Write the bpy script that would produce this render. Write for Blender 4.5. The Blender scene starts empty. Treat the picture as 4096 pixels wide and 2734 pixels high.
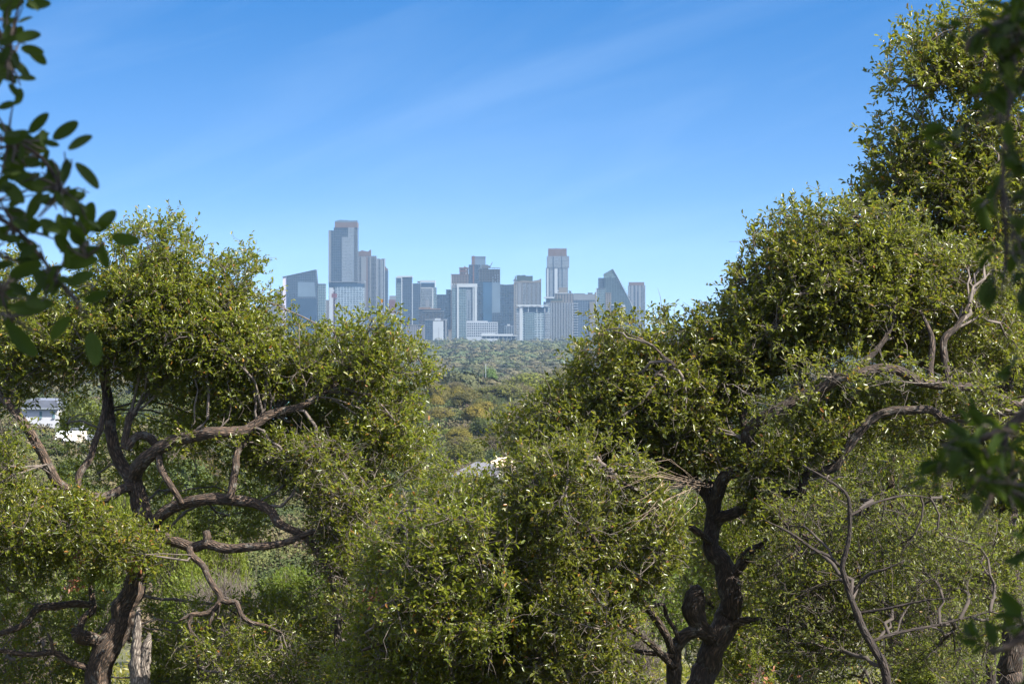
import bpy, bmesh, math, random
import numpy as np
from mathutils import Vector, kdtree, noise as mnoise

# ------------------------------------------------------------------ camera, sky, sun, exposure
FPX = 9000.0            # focal length in pixels of a 4096 wide picture
HZ = 1250.0             # picture row of the horizon
sc = bpy.context.scene
col = sc.collection
R = math.radians
cam = bpy.data.cameras.new('camera')
cam.sensor_width = 36
cam.lens = FPX / 4096 * 36
cam.shift_y = -(1367 - HZ) / 4096
cam.clip_start = .1
cam.clip_end = 40000
cam.dof.use_dof = True
cam.dof.focus_distance = 26
cam.dof.aperture_fstop = 10
camo = bpy.data.objects.new('camera', cam)
camo.rotation_euler = (R(90), 0, 0)
col.objects.link(camo)
sc.camera = camo

SUN = Vector((.62, -.34, .70)).normalized()
SUN_EL = math.asin(SUN.z)
wd = bpy.data.worlds.new('World')
sc.world = wd
wd.use_nodes = True
nt = wd.node_tree
N, L = nt.nodes, nt.links
bgn = N['Background']
sky = N.new('ShaderNodeTexSky')
sky.sky_type = 'NISHITA'
sky.sun_disc = False
sky.sun_elevation = SUN_EL
sky.sun_rotation = math.atan2(SUN.x, SUN.y)
sky.altitude = 300
sky.air_density = 1.0
sky.dust_density = .0
sky.ozone_density = 4.0
tc = N.new('ShaderNodeTexCoord')
sep = N.new('ShaderNodeSeparateXYZ')
L.new(tc.outputs['Generated'], sep.inputs[0])
mz = N.new('ShaderNodeMath'); mz.operation = 'MULTIPLY_ADD'
mz.inputs[1].default_value = 1.95; mz.inputs[2].default_value = .125
L.new(sep.outputs[2], mz.inputs[0])
cmb = N.new('ShaderNodeCombineXYZ')
L.new(sep.outputs[0], cmb.inputs[0]); L.new(sep.outputs[1], cmb.inputs[1]); L.new(mz.outputs[0], cmb.inputs[2])
nrm = N.new('ShaderNodeVectorMath'); nrm.operation = 'NORMALIZE'
L.new(cmb.outputs[0], nrm.inputs[0])
L.new(nrm.outputs[0], sky.inputs['Vector'])
hsv = N.new('ShaderNodeHueSaturation')
satr = N.new('ShaderNodeMath'); satr.operation = 'MULTIPLY'; satr.inputs[1].default_value = 2.0
sramp = N.new('ShaderNodeValToRGB')
sramp.color_ramp.elements[0].position = .0; sramp.color_ramp.elements[0].color = (.50, .50, .50, 1)
sramp.color_ramp.elements[1].position = .45; sramp.color_ramp.elements[1].color = (.22, .22, .22, 1)
for p_, v_ in ((.05, .60), (.14, .66)):
    k_ = sramp.color_ramp.elements.new(p_); k_.color = (v_, v_, v_, 1)
L.new(sep.outputs[2], sramp.inputs[0])
L.new(sramp.outputs[0], satr.inputs[0])
hsv.inputs['Hue'].default_value = .503
L.new(satr.outputs[0], hsv.inputs['Saturation'])
valr = N.new('ShaderNodeMapRange')
valr.inputs['From Min'].default_value = .14; valr.inputs['From Max'].default_value = .5
valr.inputs['To Min'].default_value = .96; valr.inputs['To Max'].default_value = 3.0
L.new(sep.outputs[2], valr.inputs['Value'])
L.new(valr.outputs[0], hsv.inputs['Value'])
L.new(sky.outputs[0], hsv.inputs['Color'])
# thin cirrus streaks, drawn on the direction of view
mp = N.new('ShaderNodeMapping')
mr = N.new('ShaderNodeMapping'); mr.inputs['Rotation'].default_value = (0, R(17), 0)
L.new(tc.outputs['Generated'], mr.inputs[0])
mp.inputs['Scale'].default_value = (1.6, 1.6, 9)
L.new(mr.outputs[0], mp.inputs[0])
nz = N.new('ShaderNodeTexNoise')
nz.inputs['Scale'].default_value = 2.6
nz.inputs['Detail'].default_value = 6
nz.inputs['Roughness'].default_value = .55
nz.inputs['Distortion'].default_value = .7
L.new(mp.outputs[0], nz.inputs['Vector'])
rmp = N.new('ShaderNodeValToRGB')
rmp.color_ramp.elements[0].position = .52
rmp.color_ramp.elements[0].color = (0, 0, 0, 1)
rmp.color_ramp.elements[1].position = .85
rmp.color_ramp.elements[1].color = (.065, .065, .065, 1)
L.new(nz.outputs[0], rmp.inputs[0])
mixc = N.new('ShaderNodeMixRGB')
L.new(rmp.outputs[0], mixc.inputs[0])
L.new(hsv.outputs[0], mixc.inputs[1])
mixc.inputs[2].default_value = (7.5, 8.6, 9.6, 1)
L.new(mixc.outputs[0], bgn.inputs['Color'])
bgn.inputs['Strength'].default_value = .064

sl = bpy.data.lights.new('sun', 'SUN')
sl.energy = 5.0
sl.angle = R(.5)
sl.color = (1, .95, .86)
so = bpy.data.objects.new('sun', sl)
so.rotation_euler = SUN.to_track_quat('Z', 'Y').to_euler()
col.objects.link(so)

sc.view_settings.view_transform = 'Standard'
sc.view_settings.look = 'None'
sc.view_settings.exposure = 1.68
sc.view_settings.gamma = 1
sc.render.engine = 'CYCLES'
cy = sc.cycles
cy.max_bounces = 8
cy.diffuse_bounces = 4
cy.glossy_bounces = 2
cy.transmission_bounces = 3
cy.transparent_max_bounces = 4
cy.volume_bounces = 0
cy.sample_clamp_indirect = 4
cy.use_denoising = True

rng = np.random.default_rng(7)
random.seed(7)


# ------------------------------------------------------------------ helpers
def P(X, Y, d):
    """a picture point of the photograph (4096 x 2734) at distance d"""
    return np.array(((X - 2048) * d / FPX, d, (HZ - Y) * d / FPX))


def tag(o, label=None, cat=None, group=None, kind=None):
    if label: o['label'] = label
    if cat: o['category'] = cat
    if group: o['group'] = group
    if kind: o['kind'] = kind
    return o


def empty(name, loc, label, cat, group=None):
    o = bpy.data.objects.new(name, None)
    o.location = loc
    o.empty_display_size = .3
    col.objects.link(o)
    return tag(o, label, cat, group)


def link(name, me, parent=None, mats=None):
    o = bpy.data.objects.new(name, me)
    col.objects.link(o)
    if parent is not None: o.parent = parent
    if mats:
        for m in (mats if isinstance(mats, (list, tuple)) else [mats]): me.materials.append(m)
    return o


def copy_tree(o, parent=None):
    c = o.copy()
    col.objects.link(c)
    if parent is not None: c.parent = parent
    for ch in list(o.children): copy_tree(ch, c)
    return c


def np_mesh(name, V, F, attrs=None, uv=None, mat=None, smooth=False):
    """V (n,3); F (m,k) of one size, or a list of such arrays"""
    Fs = F if isinstance(F, list) else [F]
    Fs = [f for f in Fs if len(f)]
    me = bpy.data.meshes.new(name)
    me.vertices.add(len(V))
    me.vertices.foreach_set('co', np.ascontiguousarray(V, dtype=np.float32).ravel())
    loops = np.concatenate([f.ravel() for f in Fs]).astype(np.int32)
    tot = np.concatenate([np.full(len(f), f.shape[1]) for f in Fs]).astype(np.int32)
    st = np.concatenate(([0], np.cumsum(tot)[:-1])).astype(np.int32)
    me.loops.add(len(loops))
    me.loops.foreach_set('vertex_index', loops)
    me.polygons.add(len(tot))
    me.polygons.foreach_set('loop_start', st)
    me.polygons.foreach_set('loop_total', tot)
    if mat is not None: me.polygons.foreach_set('material_index', np.ascontiguousarray(mat, dtype=np.int32))
    if smooth: me.polygons.foreach_set('use_smooth', np.ones(len(tot), dtype=bool))
    me.update(calc_edges=True)
    if attrs:
        for k, a in attrs.items():
            if a.ndim == 1:
                t = me.attributes.new(k, 'FLOAT', 'POINT')
                t.data.foreach_set('value', np.ascontiguousarray(a, dtype=np.float32))
            else:
                t = me.attributes.new(k, 'FLOAT_COLOR', 'POINT')
                t.data.foreach_set('color', np.ascontiguousarray(a, dtype=np.float32).ravel())
    if uv is not None:
        u = me.uv_layers.new(name='UVMap')
        u.data.foreach_set('uv', np.ascontiguousarray(uv[loops], dtype=np.float32).ravel())
    return me


def unit(a):
    return a / np.maximum(np.linalg.norm(a, axis=-1, keepdims=True), 1e-9)


def leaf_arrays(Pt, D, Nn, Ln, Wd, fold=.25, curl=.12, rnd=None):
    """rounded, folded leaves: 6 vertices and 2 quads each"""
    g = rnd or rng
    n = len(Pt)
    D = unit(D)
    Nn = unit(Nn - D * (Nn * D).sum(1, keepdims=True))
    S = np.cross(D, Nn)
    l = Ln[:, None]; w = Wd[:, None]
    up = Nn * w * fold
    V = np.empty((n, 6, 3))
    V[:, 0] = Pt
    V[:, 1] = Pt + D * l * .36 + S * w * .5 + up
    V[:, 2] = Pt + D * l * .76 + S * w * .42 + up * .8
    V[:, 3] = Pt + D * l - Nn * l * curl
    V[:, 4] = Pt + D * l * .76 - S * w * .42 + up * .8
    V[:, 5] = Pt + D * l * .36 - S * w * .5 + up
    b = (np.arange(n) * 6)[:, None]
    F = np.concatenate((b + np.array([0, 1, 2, 3]), b + np.array([0, 3, 4, 5])))
    t = np.repeat(g.random(n), 6)
    return V.reshape(-1, 3), F, t


def quad_arrays(Pt, D, Nn, Ln, Wd):
    n = len(Pt)
    D = unit(D)
    Nn = unit(Nn - D * (Nn * D).sum(1, keepdims=True))
    S = np.cross(D, Nn)
    l = Ln[:, None]; w = Wd[:, None]
    V = np.empty((n, 4, 3))
    V[:, 0] = Pt - D * l * .5
    V[:, 1] = Pt + S * w * .5 + Nn * w * .15
    V[:, 2] = Pt + D * l * .5
    V[:, 3] = Pt - S * w * .5 + Nn * w * .15
    F = (np.arange(n) * 4)[:, None] + np.arange(4)
    return V.reshape(-1, 3), F


def tubes_vec(paths, radii, sides):
    """paths (n,k,3), radii (n,k): many thin twigs at once"""
    n, k = radii.shape
    T = np.gradient(paths, axis=1)
    T = unit(T)
    ref = np.where(np.abs(T[..., 2:3]) > .9, np.array((1., 0, 0)), np.array((0, 0, 1.)))
    A = unit(np.cross(T, ref)); B = np.cross(T, A)
    th = np.arange(sides) * 2 * math.pi / sides
    V = paths[:, :, None] + radii[:, :, None, None] * (A[:, :, None] * np.cos(th)[None, None, :, None] + B[:, :, None] * np.sin(th)[None, None, :, None])
    idx = np.arange(n * k * sides).reshape(n, k, sides)
    a = idx[:, :-1]; b = idx[:, 1:]
    F = np.stack((a, np.roll(a, -1, 2), np.roll(b, -1, 2), b), -1).reshape(-1, 4)
    return V.reshape(-1, 3), F


def smooth_path(pts, rad, step):
    """Catmull-Rom through pts with radii"""
    pts = np.asarray(pts, float); rad = np.asarray(rad, float)
    Q = np.vstack((2 * pts[0] - pts[1], pts, 2 * pts[-1] - pts[-2]))
    op, orr = [], []
    for i in range(len(pts) - 1):
        p0, p1, p2, p3 = Q[i:i + 4]
        m = max(2, int(np.linalg.norm(p2 - p1) / step))
        for t in np.arange(m) / m:
            op.append(.5 * ((2 * p1) + (p2 - p0) * t + (2 * p0 - 5 * p1 + 4 * p2 - p3) * t * t + (3 * p1 - p0 - 3 * p2 + p3) * t ** 3))
            orr.append(rad[i] * (1 - t) + rad[i + 1] * t)
    op.append(pts[-1]); orr.append(rad[-1])
    return np.array(op), np.array(orr)


def limb_mesh(name, pts, rad, sides=14, rough=.10, seed=0, cap=True):
    """one gnarled limb: bark relief is real, UV in metres along and around"""
    n = len(pts)
    T = unit(np.gradient(pts, axis=0))
    A = np.cross(T[0], (0, 0, 1) if abs(T[0][2]) < .9 else (1, 0, 0)); A /= np.linalg.norm(A)
    V, UV = [], []
    v = 0.
    off = Vector((seed * 7.3, seed * 3.1, seed * 1.7))
    for i in range(n):
        if i:
            A = A - T[i] * A.dot(T[i]); A /= np.linalg.norm(A)
            v += np.linalg.norm(pts[i] - pts[i - 1])
        B = np.cross(T[i], A)
        for s in range(sides + 1):
            th = 2 * math.pi * s / sides
            q = (s % sides) * 2 * math.pi / sides
            ca, sa = math.cos(q), math.sin(q)
            r = rad[i]
            k = 1 + rough * 1.6 * mnoise.noise(Vector((ca * 1.1, sa * 1.1, v / max(r, .02) * .55)) + off) \
                + rough * mnoise.noise(Vector((ca * 3.2, sa * 3.2, v / max(r, .02) * 1.4)) + off)
            V.append(pts[i] + (A * ca + B * sa) * r * k)
            UV.append((th * r, v))
    V = np.array(V); UV = np.array(UV)
    idx = np.arange(n * (sides + 1)).reshape(n, sides + 1)
    F = np.stack((idx[:-1, :-1], idx[:-1, 1:], idx[1:, 1:], idx[1:, :-1]), -1).reshape(-1, 4)
    Fs = [F]
    if cap:
        V = np.vstack((V, pts[-1] + T[-1] * rad[-1] * .35)); UV = np.vstack((UV, (0, v)))
        c = len(V) - 1
        Fs.append(np.array([(idx[-1, s], idx[-1, s + 1], c) for s in range(sides)]))
    return np_mesh(name, V, Fs, uv=UV, smooth=True)


def in_poly(X, Y, poly):
    x0 = poly[:, 0]; y0 = poly[:, 1]
    x1 = np.roll(x0, -1); y1 = np.roll(y0, -1)
    c = (y0[None] > Y[:, None]) != (y1[None] > Y[:, None])
    xi = (x1 - x0)[None] * (Y[:, None] - y0[None]) / np.where(y1 == y0, 1e-9, y1 - y0)[None] + x0[None]
    return (c & (X[:, None] < xi)).sum(1) % 2 == 1


def edge_dist(X, Y, poly):
    a = poly; b = np.roll(poly, -1, 0)
    p = np.stack((X, Y), 1)[:, None]
    ab = (b - a)[None]; ap = p - a[None]
    t = np.clip((ap * ab).sum(2) / np.maximum((ab ** 2).sum(2), 1e-9), 0, 1)
    return np.linalg.norm(ap - ab * t[..., None], axis=2).min(1)


def noise3(pts, s, off=0.):
    return np.array([mnoise.noise(Vector(p * s) + Vector((off, off * .7, -off))) for p in pts])


# ------------------------------------------------------------------ materials
def newmat(name):
    m = bpy.data.materials.new(name)
    m.use_nodes = True
    t = m.node_tree
    return m, t.nodes, t.links, t.nodes['Principled BSDF']


def plain(name, c, rough=.7, metal=0., var=.12, scale=.5):
    m, n, l, b = newmat(name)
    tc = n.new('ShaderNodeTexCoord')
    nz = n.new('ShaderNodeTexNoise')
    nz.inputs['Scale'].default_value = scale
    nz.inputs['Detail'].default_value = 6
    l.new(tc.outputs['Object'], nz.inputs['Vector'])
    r = n.new('ShaderNodeValToRGB')
    r.color_ramp.elements[0].position = .3; r.color_ramp.elements[1].position = .7
    r.color_ramp.elements[0].color = tuple(x * (1 - var) for x in c) + (1,)
    r.color_ramp.elements[1].color = tuple(min(1, x * (1 + var)) for x in c) + (1,)
    l.new(nz.outputs[0], r.inputs[0])
    l.new(r.outputs[0], b.inputs['Base Color'])
    b.inputs['Roughness'].default_value = rough
    b.inputs['Metallic'].default_value = metal
    return m


def facade(name, wall, glass, fh=3.6, bw=3.2, slab=.3, mul=.25, var=.35, grough=.18, wrough=.7, shift=0.):
    """storeys and bays: floor slabs and mullions in wall colour, each window pane its own shade of glass"""
    m, n, l, b = newmat(name)
    tc = n.new('ShaderNodeTexCoord')
    s = n.new('ShaderNodeSeparateXYZ')
    l.new(tc.outputs['Object'], s.inputs[0])

    def M(op, a, v=None, v2=None):
        k = n.new('ShaderNodeMath'); k.operation = op
        for i, x in enumerate((a, v, v2)):
            if x is None: continue
            if isinstance(x, (int, float)): k.inputs[i].default_value = x
            else: l.new(x, k.inputs[i])
        return k.outputs[0]
    h = M('ADD', s.outputs[0], s.outputs[1])
    u = M('DIVIDE', M('ADD', h, 500. + shift), bw)
    v = M('DIVIDE', s.outputs[2], fh)
    mask = M('MAXIMUM', M('LESS_THAN', M('FRACT', u), mul), M('LESS_THAN', M('FRACT', v), slab))
    c = n.new('ShaderNodeCombineXYZ')
    l.new(M('FLOOR', u), c.inputs[0]); l.new(M('FLOOR', v), c.inputs[1])
    w = n.new('ShaderNodeTexWhiteNoise'); w.noise_dimensions = '2D'
    l.new(c.outputs[0], w.inputs['Vector'])
    k = M('MULTIPLY_ADD', w.outputs['Value'], 2 * var, 1 - var)
    g = n.new('ShaderNodeVectorMath'); g.operation = 'SCALE'
    g.inputs[0].default_value = glass
    l.new(k, g.inputs['Scale'])
    nz = n.new('ShaderNodeTexNoise'); nz.inputs['Scale'].default_value = .04; nz.inputs['Detail'].default_value = 5
    l.new(tc.outputs['Object'], nz.inputs['Vector'])
    kk = M('MULTIPLY_ADD', nz.outputs[0], .5, .75)
    wv = n.new('ShaderNodeVectorMath'); wv.operation = 'SCALE'
    wv.inputs[0].default_value = wall
    l.new(kk, wv.inputs['Scale'])
    mx = n.new('ShaderNodeMixRGB')
    l.new(mask, mx.inputs[0]); l.new(g.outputs[0], mx.inputs[1]); l.new(wv.outputs[0], mx.inputs[2])
    l.new(mx.outputs[0], b.inputs['Base Color'])
    l.new(M('MULTIPLY_ADD', mask, wrough - grough, grough), b.inputs['Roughness'])
    return m


def foliage(name, ramp, rough=.42, trans=.5, tcol=(.29, .34, .025), objcol=False, spec=.5):
    """leaves: each leaf its own shade out of ramp, some light shining through"""
    m, n, l, b = newmat(name)
    at = n.new('ShaderNodeAttribute'); at.attribute_name = 'tint'
    r = n.new('ShaderNodeValToRGB')
    e = r.color_ramp.elements
    e[0].position, e[0].color = ramp[0][0], ramp[0][1] + (1,)
    e[1].position, e[1].color = ramp[-1][0], ramp[-1][1] + (1,)
    for p, c in ramp[1:-1]:
        k = e.new(p); k.color = c + (1,)
    l.new(at.outputs['Fac'], r.inputs[0])
    out = r.outputs[0]
    if objcol:
        oi = n.new('ShaderNodeObjectInfo')
        mm = n.new('ShaderNodeMixRGB'); mm.blend_type = 'MULTIPLY'; mm.inputs[0].default_value = 1
        l.new(out, mm.inputs[1]); l.new(oi.outputs['Color'], mm.inputs[2])
        out = mm.outputs[0]
    l.new(out, b.inputs['Base Color'])
    b.inputs['Roughness'].default_value = rough
    b.inputs['Specular IOR Level'].default_value = spec
    if trans:
        tr = n.new('ShaderNodeBsdfTranslucent')
        br = n.new('ShaderNodeMixRGB'); br.blend_type = 'MIX'; br.inputs[0].default_value = .55
        l.new(out, br.inputs[1]); br.inputs[2].default_value = tcol + (1,)
        l.new(br.outputs[0], tr.inputs['Color'])
        ms = n.new('ShaderNodeMixShader'); ms.inputs[0].default_value = trans
        l.new(b.outputs[0], ms.inputs[1]); l.new(tr.outputs[0], ms.inputs[2])
        l.new(ms.outputs[0], n['Material Output'].inputs['Surface'])
    return m


def bark(name, dark, light, lichen=.5, lcol=(.21, .205, .18)):
    m, n, l, b = newmat(name)
    uv = n.new('ShaderNodeUVMap')
    mp = n.new('ShaderNodeMapping'); mp.inputs['Scale'].default_value = (60, 16, 1)
    l.new(uv.outputs[0], mp.inputs[0])
    vo = n.new('ShaderNodeTexVoronoi'); vo.feature = 'DISTANCE_TO_EDGE'
    vo.inputs['Scale'].default_value = 1.0
    nz0 = n.new('ShaderNodeTexNoise'); nz0.inputs['Scale'].default_value = 1.5; nz0.inputs['Detail'].default_value = 4
    l.new(mp.outputs[0], nz0.inputs['Vector'])
    ad = n.new('ShaderNodeMixRGB'); ad.inputs[0].default_value = .35
    l.new(mp.outputs[0], ad.inputs[1]); l.new(nz0.outputs['Color'], ad.inputs[2])
    l.new(ad.outputs[0], vo.inputs['Vector'])
    r = n.new('ShaderNodeValToRGB')
    r.color_ramp.elements[0].position = .04; r.color_ramp.elements[0].color = dark + (1,)
    r.color_ramp.elements[1].position = .40; r.color_ramp.elements[1].color = light + (1,)
    l.new(vo.outputs['Distance'], r.inputs[0])
    tc = n.new('ShaderNodeTexCoord')
    nz = n.new('ShaderNodeTexNoise'); nz.inputs['Scale'].default_value = 9; nz.inputs['Detail'].default_value = 8; nz.inputs['Roughness'].default_value = .7
    l.new(tc.outputs['Object'], nz.inputs['Vector'])
    lr = n.new('ShaderNodeValToRGB')
    lr.color_ramp.elements[0].position = .60 - .12 * lichen; lr.color_ramp.elements[1].position = .70 - .1 * lichen
    l.new(nz.outputs[0], lr.inputs[0])
    mm = n.new('ShaderNodeMath'); mm.operation = 'MULTIPLY'; mm.inputs[1].default_value = lichen
    l.new(lr.outputs[0], mm.inputs[0])
    mx = n.new('ShaderNodeMixRGB')
    l.new(mm.outputs[0], mx.inputs[0]); l.new(r.outputs[0], mx.inputs[1]); mx.inputs[2].default_value = lcol + (1,)
    l.new(mx.outputs[0], b.inputs['Base Color'])
    b.inputs['Roughness'].default_value = .9
    bp = n.new('ShaderNodeBump'); bp.inputs['Strength'].default_value = .9; bp.inputs['Distance'].default_value = .03
    l.new(vo.outputs['Distance'], bp.inputs['Height'])
    l.new(bp.outputs[0], b.inputs['Normal'])
    return m


OAK = [(0, (.046, .068, .008)), (.45, (.104, .126, .011)), (.8, (.168, .176, .018)), (.965, (.20, .18, .024)), (.985, (.30, .16, .03)), (1, (.33, .12, .03))]
M_oak_a = foliage('oak_leaf_bright', OAK, rough=.30)
M_oak_b = foliage('oak_leaf_olive', [(0, (.045, .060, .009)), (.5, (.095, .110, .013)), (.85, (.152, .154, .020)), (.965, (.18, .16, .028)), (.985, (.28, .15, .03)), (1, (.33, .11, .03))], rough=.30, tcol=(.25, .28, .02))
M_oak_near = foliage('oak_leaf_dark', [(0, (.014, .026, .005)), (1, (.034, .052, .009))], rough=.6, trans=.3, tcol=(.12, .19, .012), spec=.1)  # oak leaf colour darkened, standing in for shade on the close branches
M_scrub = foliage('scrub_leaf', [(0, (.06, .075, .014)), (.6, (.11, .125, .022)), (.95, (.16, .155, .03)), (1, (.26, .14, .04))], rough=.45, objcol=True)
M_juniper = foliage('juniper_spray', [(0, (.055, .078, .011)), (.7, (.095, .118, .016)), (1, (.13, .12, .04))], rough=.6, trans=.3, objcol=True, spec=.25)
M_mid = foliage('tree_leaf', [(0, (.035, .045, .012)), (.6, (.07, .08, .02)), (1, (.11, .11, .03))], rough=.6, trans=.25, tcol=(.16, .165, .03), objcol=True, spec=.25)
M_dead_leaf = foliage('dead_leaf', [(0, (.16, .06, .025)), (1, (.30, .12, .05))], rough=.6, trans=.2, tcol=(.35, .12, .03))
M_bark = bark('oak_bark', (.026, .017, .011), (.135, .085, .055), .45)
M_bark_dark = bark('oak_bark_dark', (.018, .012, .008), (.092, .060, .041), .4)
M_bark_smooth = bark('sapling_bark', (.018, .012, .009), (.042, .028, .02), .15)
M_twig = plain('twig_bark', (.10, .08, .066), .9, var=.45, scale=14)
M_twig_dark = plain('twig_bark_brown', (.045, .034, .027), .9, var=.4, scale=14)
M_straw = plain('dry_twig', (.20, .145, .10), .8, var=.2, scale=12)
M_deadwood = bark('grey_deadwood', (.07, .055, .045), (.30, .255, .21), .2)


# ------------------------------------------------------------------ ground
PROF = np.array([(-80, -2.4), (0, -2.3), (8, -2.6), (16, -3.5), (26, -4.9), (40, -7.0), (60, -9.6), (100, -13.6), (200, -21), (300, -27), (420, -33.5), (500, -36), (950, -38), (1250, -52), (1600, -65), (2200, -66), (99999, -66)], float)


def ground(x, y):
    x = np.asarray(x, float); y = np.asarray(y, float)
    g = np.interp(y, PROF[:, 0], PROF[:, 1])
    s = np.clip((-x - 45) / 45, 0, 1); s = s * s * (3 - 2 * s)
    b = np.clip((y - 200) / 150, 0, 1) * np.clip((700 - y) / 200, 0, 1)
    g = g + 10.5 * s * b
    g = g + np.clip((y - 12) / 20, 0, 1) * np.clip((2000 - y) / 400, 0, 1) * (.25 * np.sin(x * .31 + y * .17) + .3 * np.sin(x * .13 - y * .09) + .6 * np.sin(x * .031 + 1) * np.clip(y / 300, 0, 1))
    return g


def g1(x, y): return float(ground(x, y))


ys = np.concatenate((np.linspace(-80, 0, 6), np.linspace(2, 70, 60), np.geomspace(72, 3000, 90), np.geomspace(3200, 8000, 10)))
ts = np.linspace(-1, 1, 81)
GX = ts[None] * (40 + .75 * np.maximum(ys, 0))[:, None]
GY = np.repeat(ys[:, None], len(ts), 1)
GZ = ground(GX, GY)
ii = np.arange(GX.size).reshape(GX.shape)
gm = np_mesh('ground', np.stack((GX, GY, GZ), -1).reshape(-1, 3), np.stack((ii[:-1, :-1], ii[:-1, 1:], ii[1:, 1:], ii[1:, :-1]), -1).reshape(-1, 4), smooth=True)
m, n, l, b = newmat('soil_and_litter')
tcn = n.new('ShaderNodeTexCoord')
nz = n.new('ShaderNodeTexNoise'); nz.inputs['Scale'].default_value = .9; nz.inputs['Detail'].default_value = 10; nz.inputs['Roughness'].default_value = .7
l.new(tcn.outputs['Object'], nz.inputs['Vector'])
r = n.new('ShaderNodeValToRGB')
r.color_ramp.elements[0].position = .35; r.color_ramp.elements[0].color = (.035, .035, .016, 1)
r.color_ramp.elements[1].position = .68; r.color_ramp.elements[1].color = (.15, .12, .07, 1)
k = r.color_ramp.elements.new(.52); k.color = (.065, .065, .025, 1)
l.new(nz.outputs[0], r.inputs[0]); l.new(r.outputs[0], b.inputs['Base Color'])
b.inputs['Roughness'].default_value = .95
go = link('ground', gm, None, m)
tag(go, kind='structure')

# ------------------------------------------------------------------ the city: base colours darkened to stand in for facades in shade
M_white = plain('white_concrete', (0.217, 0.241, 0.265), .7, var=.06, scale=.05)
M_conc = plain('grey_concrete', (0.089, 0.098, 0.110), .8, var=.1, scale=.05)
M_dconc = plain('dark_concrete', (0.029, 0.032, 0.038), .8, var=.15, scale=.06)
M_tan = plain('tan_stone', (0.084, 0.077, 0.067), .8, var=.08, scale=.05)
M_brown = plain('brown_panel', (0.062, 0.040, 0.036), .8, var=.12, scale=.08)
M_rust = plain('rust_formwork', (0.065, 0.030, 0.020), .8, var=.2, scale=.1)
M_red = plain('red_steel', (0.091, 0.012, 0.012), .6, var=.1, scale=.1)
M_brick = plain('red_brick', (0.061, 0.016, 0.014), .85, var=.1, scale=.1)
M_green = plain('green_plant_screen', (0.009, 0.022, 0.020), .6, var=.2, scale=.1)
M_copper = plain('orange_roof', (0.091, 0.057, 0.036), .7, var=.1, scale=.05)
M_glassd = plain('dark_blue_glass', (0.012, 0.022, 0.040), .15, var=.2, scale=.02)
M_glassm = plain('sky_blue_glass', (0.022, 0.049, 0.086), .12, var=.2, scale=.02)
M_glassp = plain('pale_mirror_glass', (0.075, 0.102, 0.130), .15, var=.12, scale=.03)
M_roofw = plain('white_roof', (0.226, 0.246, 0.261), .6, var=.05, scale=.1)

F_navy = facade('navy_glass_floors', (0.03, 0.04, 0.054), (0.01, 0.019, 0.034), 3.8, 5.0, .28, .12)
F_navy2 = facade('dark_glass_floors', (0.024, 0.032, 0.044), (0.008, 0.016, 0.028), 4.0, 6.0, .22, .10)
F_teal = facade('teal_glass_floors', (0.1, 0.125, 0.135), (0.018, 0.042, 0.054), 3.6, 4.5, .34, .15)
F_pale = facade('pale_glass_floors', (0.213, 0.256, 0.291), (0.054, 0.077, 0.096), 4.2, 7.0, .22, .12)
F_palegrid = facade('pale_panel_grid', (0.096, 0.112, 0.130), (0.061, 0.081, 0.103), 3.4, 3.0, .45, .3)
F_grey = facade('grey_concrete_bays', (0.089, 0.100, 0.117), (0.021, 0.032, 0.045), 3.3, 9.0, .30, .62)
F_grey2 = facade('grey_balcony_bays', (0.071, 0.078, 0.091), (0.013, 0.019, 0.032), 3.4, 6.5, .40, .35)
F_cream = facade('cream_balcony_bays', (0.110, 0.108, 0.103), (0.032, 0.037, 0.044), 3.3, 9.5, .42, .34)
F_beige = facade('beige_bays', (0.084, 0.078, 0.072), (0.025, 0.028, 0.038), 3.5, 6.0, .25, .5)
F_tan = facade('tan_punched_windows', (0.084, 0.074, 0.065), (0.022, 0.023, 0.030), 3.8, 4.2, .5, .5)
F_stone = facade('pale_stone_windows', (0.088, 0.083, 0.086), (0.036, 0.041, 0.049), 4.0, 4.6, .45, .5)
F_brown = facade('brown_office_floors', (0.030, 0.026, 0.026), (0.009, 0.012, 0.017), 4.2, 8.0, .4, .12)
F_skel = facade('open_concrete_frame', (0.075, 0.055, 0.048), (0.01, 0.01, 0.012), 4.2, 7.0, .34, .22, grough=.9)
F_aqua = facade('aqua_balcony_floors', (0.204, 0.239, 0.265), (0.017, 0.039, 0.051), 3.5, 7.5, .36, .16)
F_sail = facade('sail_glass_grid', (0.036, 0.051, 0.055), (0.016, 0.028, 0.036), 4.6, 6.0, .25, .14)
F_sailtop = facade('sail_glass_lattice', (0.029, 0.045, 0.045), (0.062, 0.090, 0.097), 5.2, 5.4, .3, .3)
F_bluegrid = facade('blue_office_floors', (0.054, 0.072, 0.094), (0.013, 0.023, 0.041), 4.0, 5.5, .3, .2)
F_office = plain('pale_office_wall', (0.193, 0.215, 0.241), .75, var=.06, scale=.05)
M_window = plain('office_window_glass', (0.010, 0.019, 0.030), .15, var=.2, scale=.02)


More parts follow.
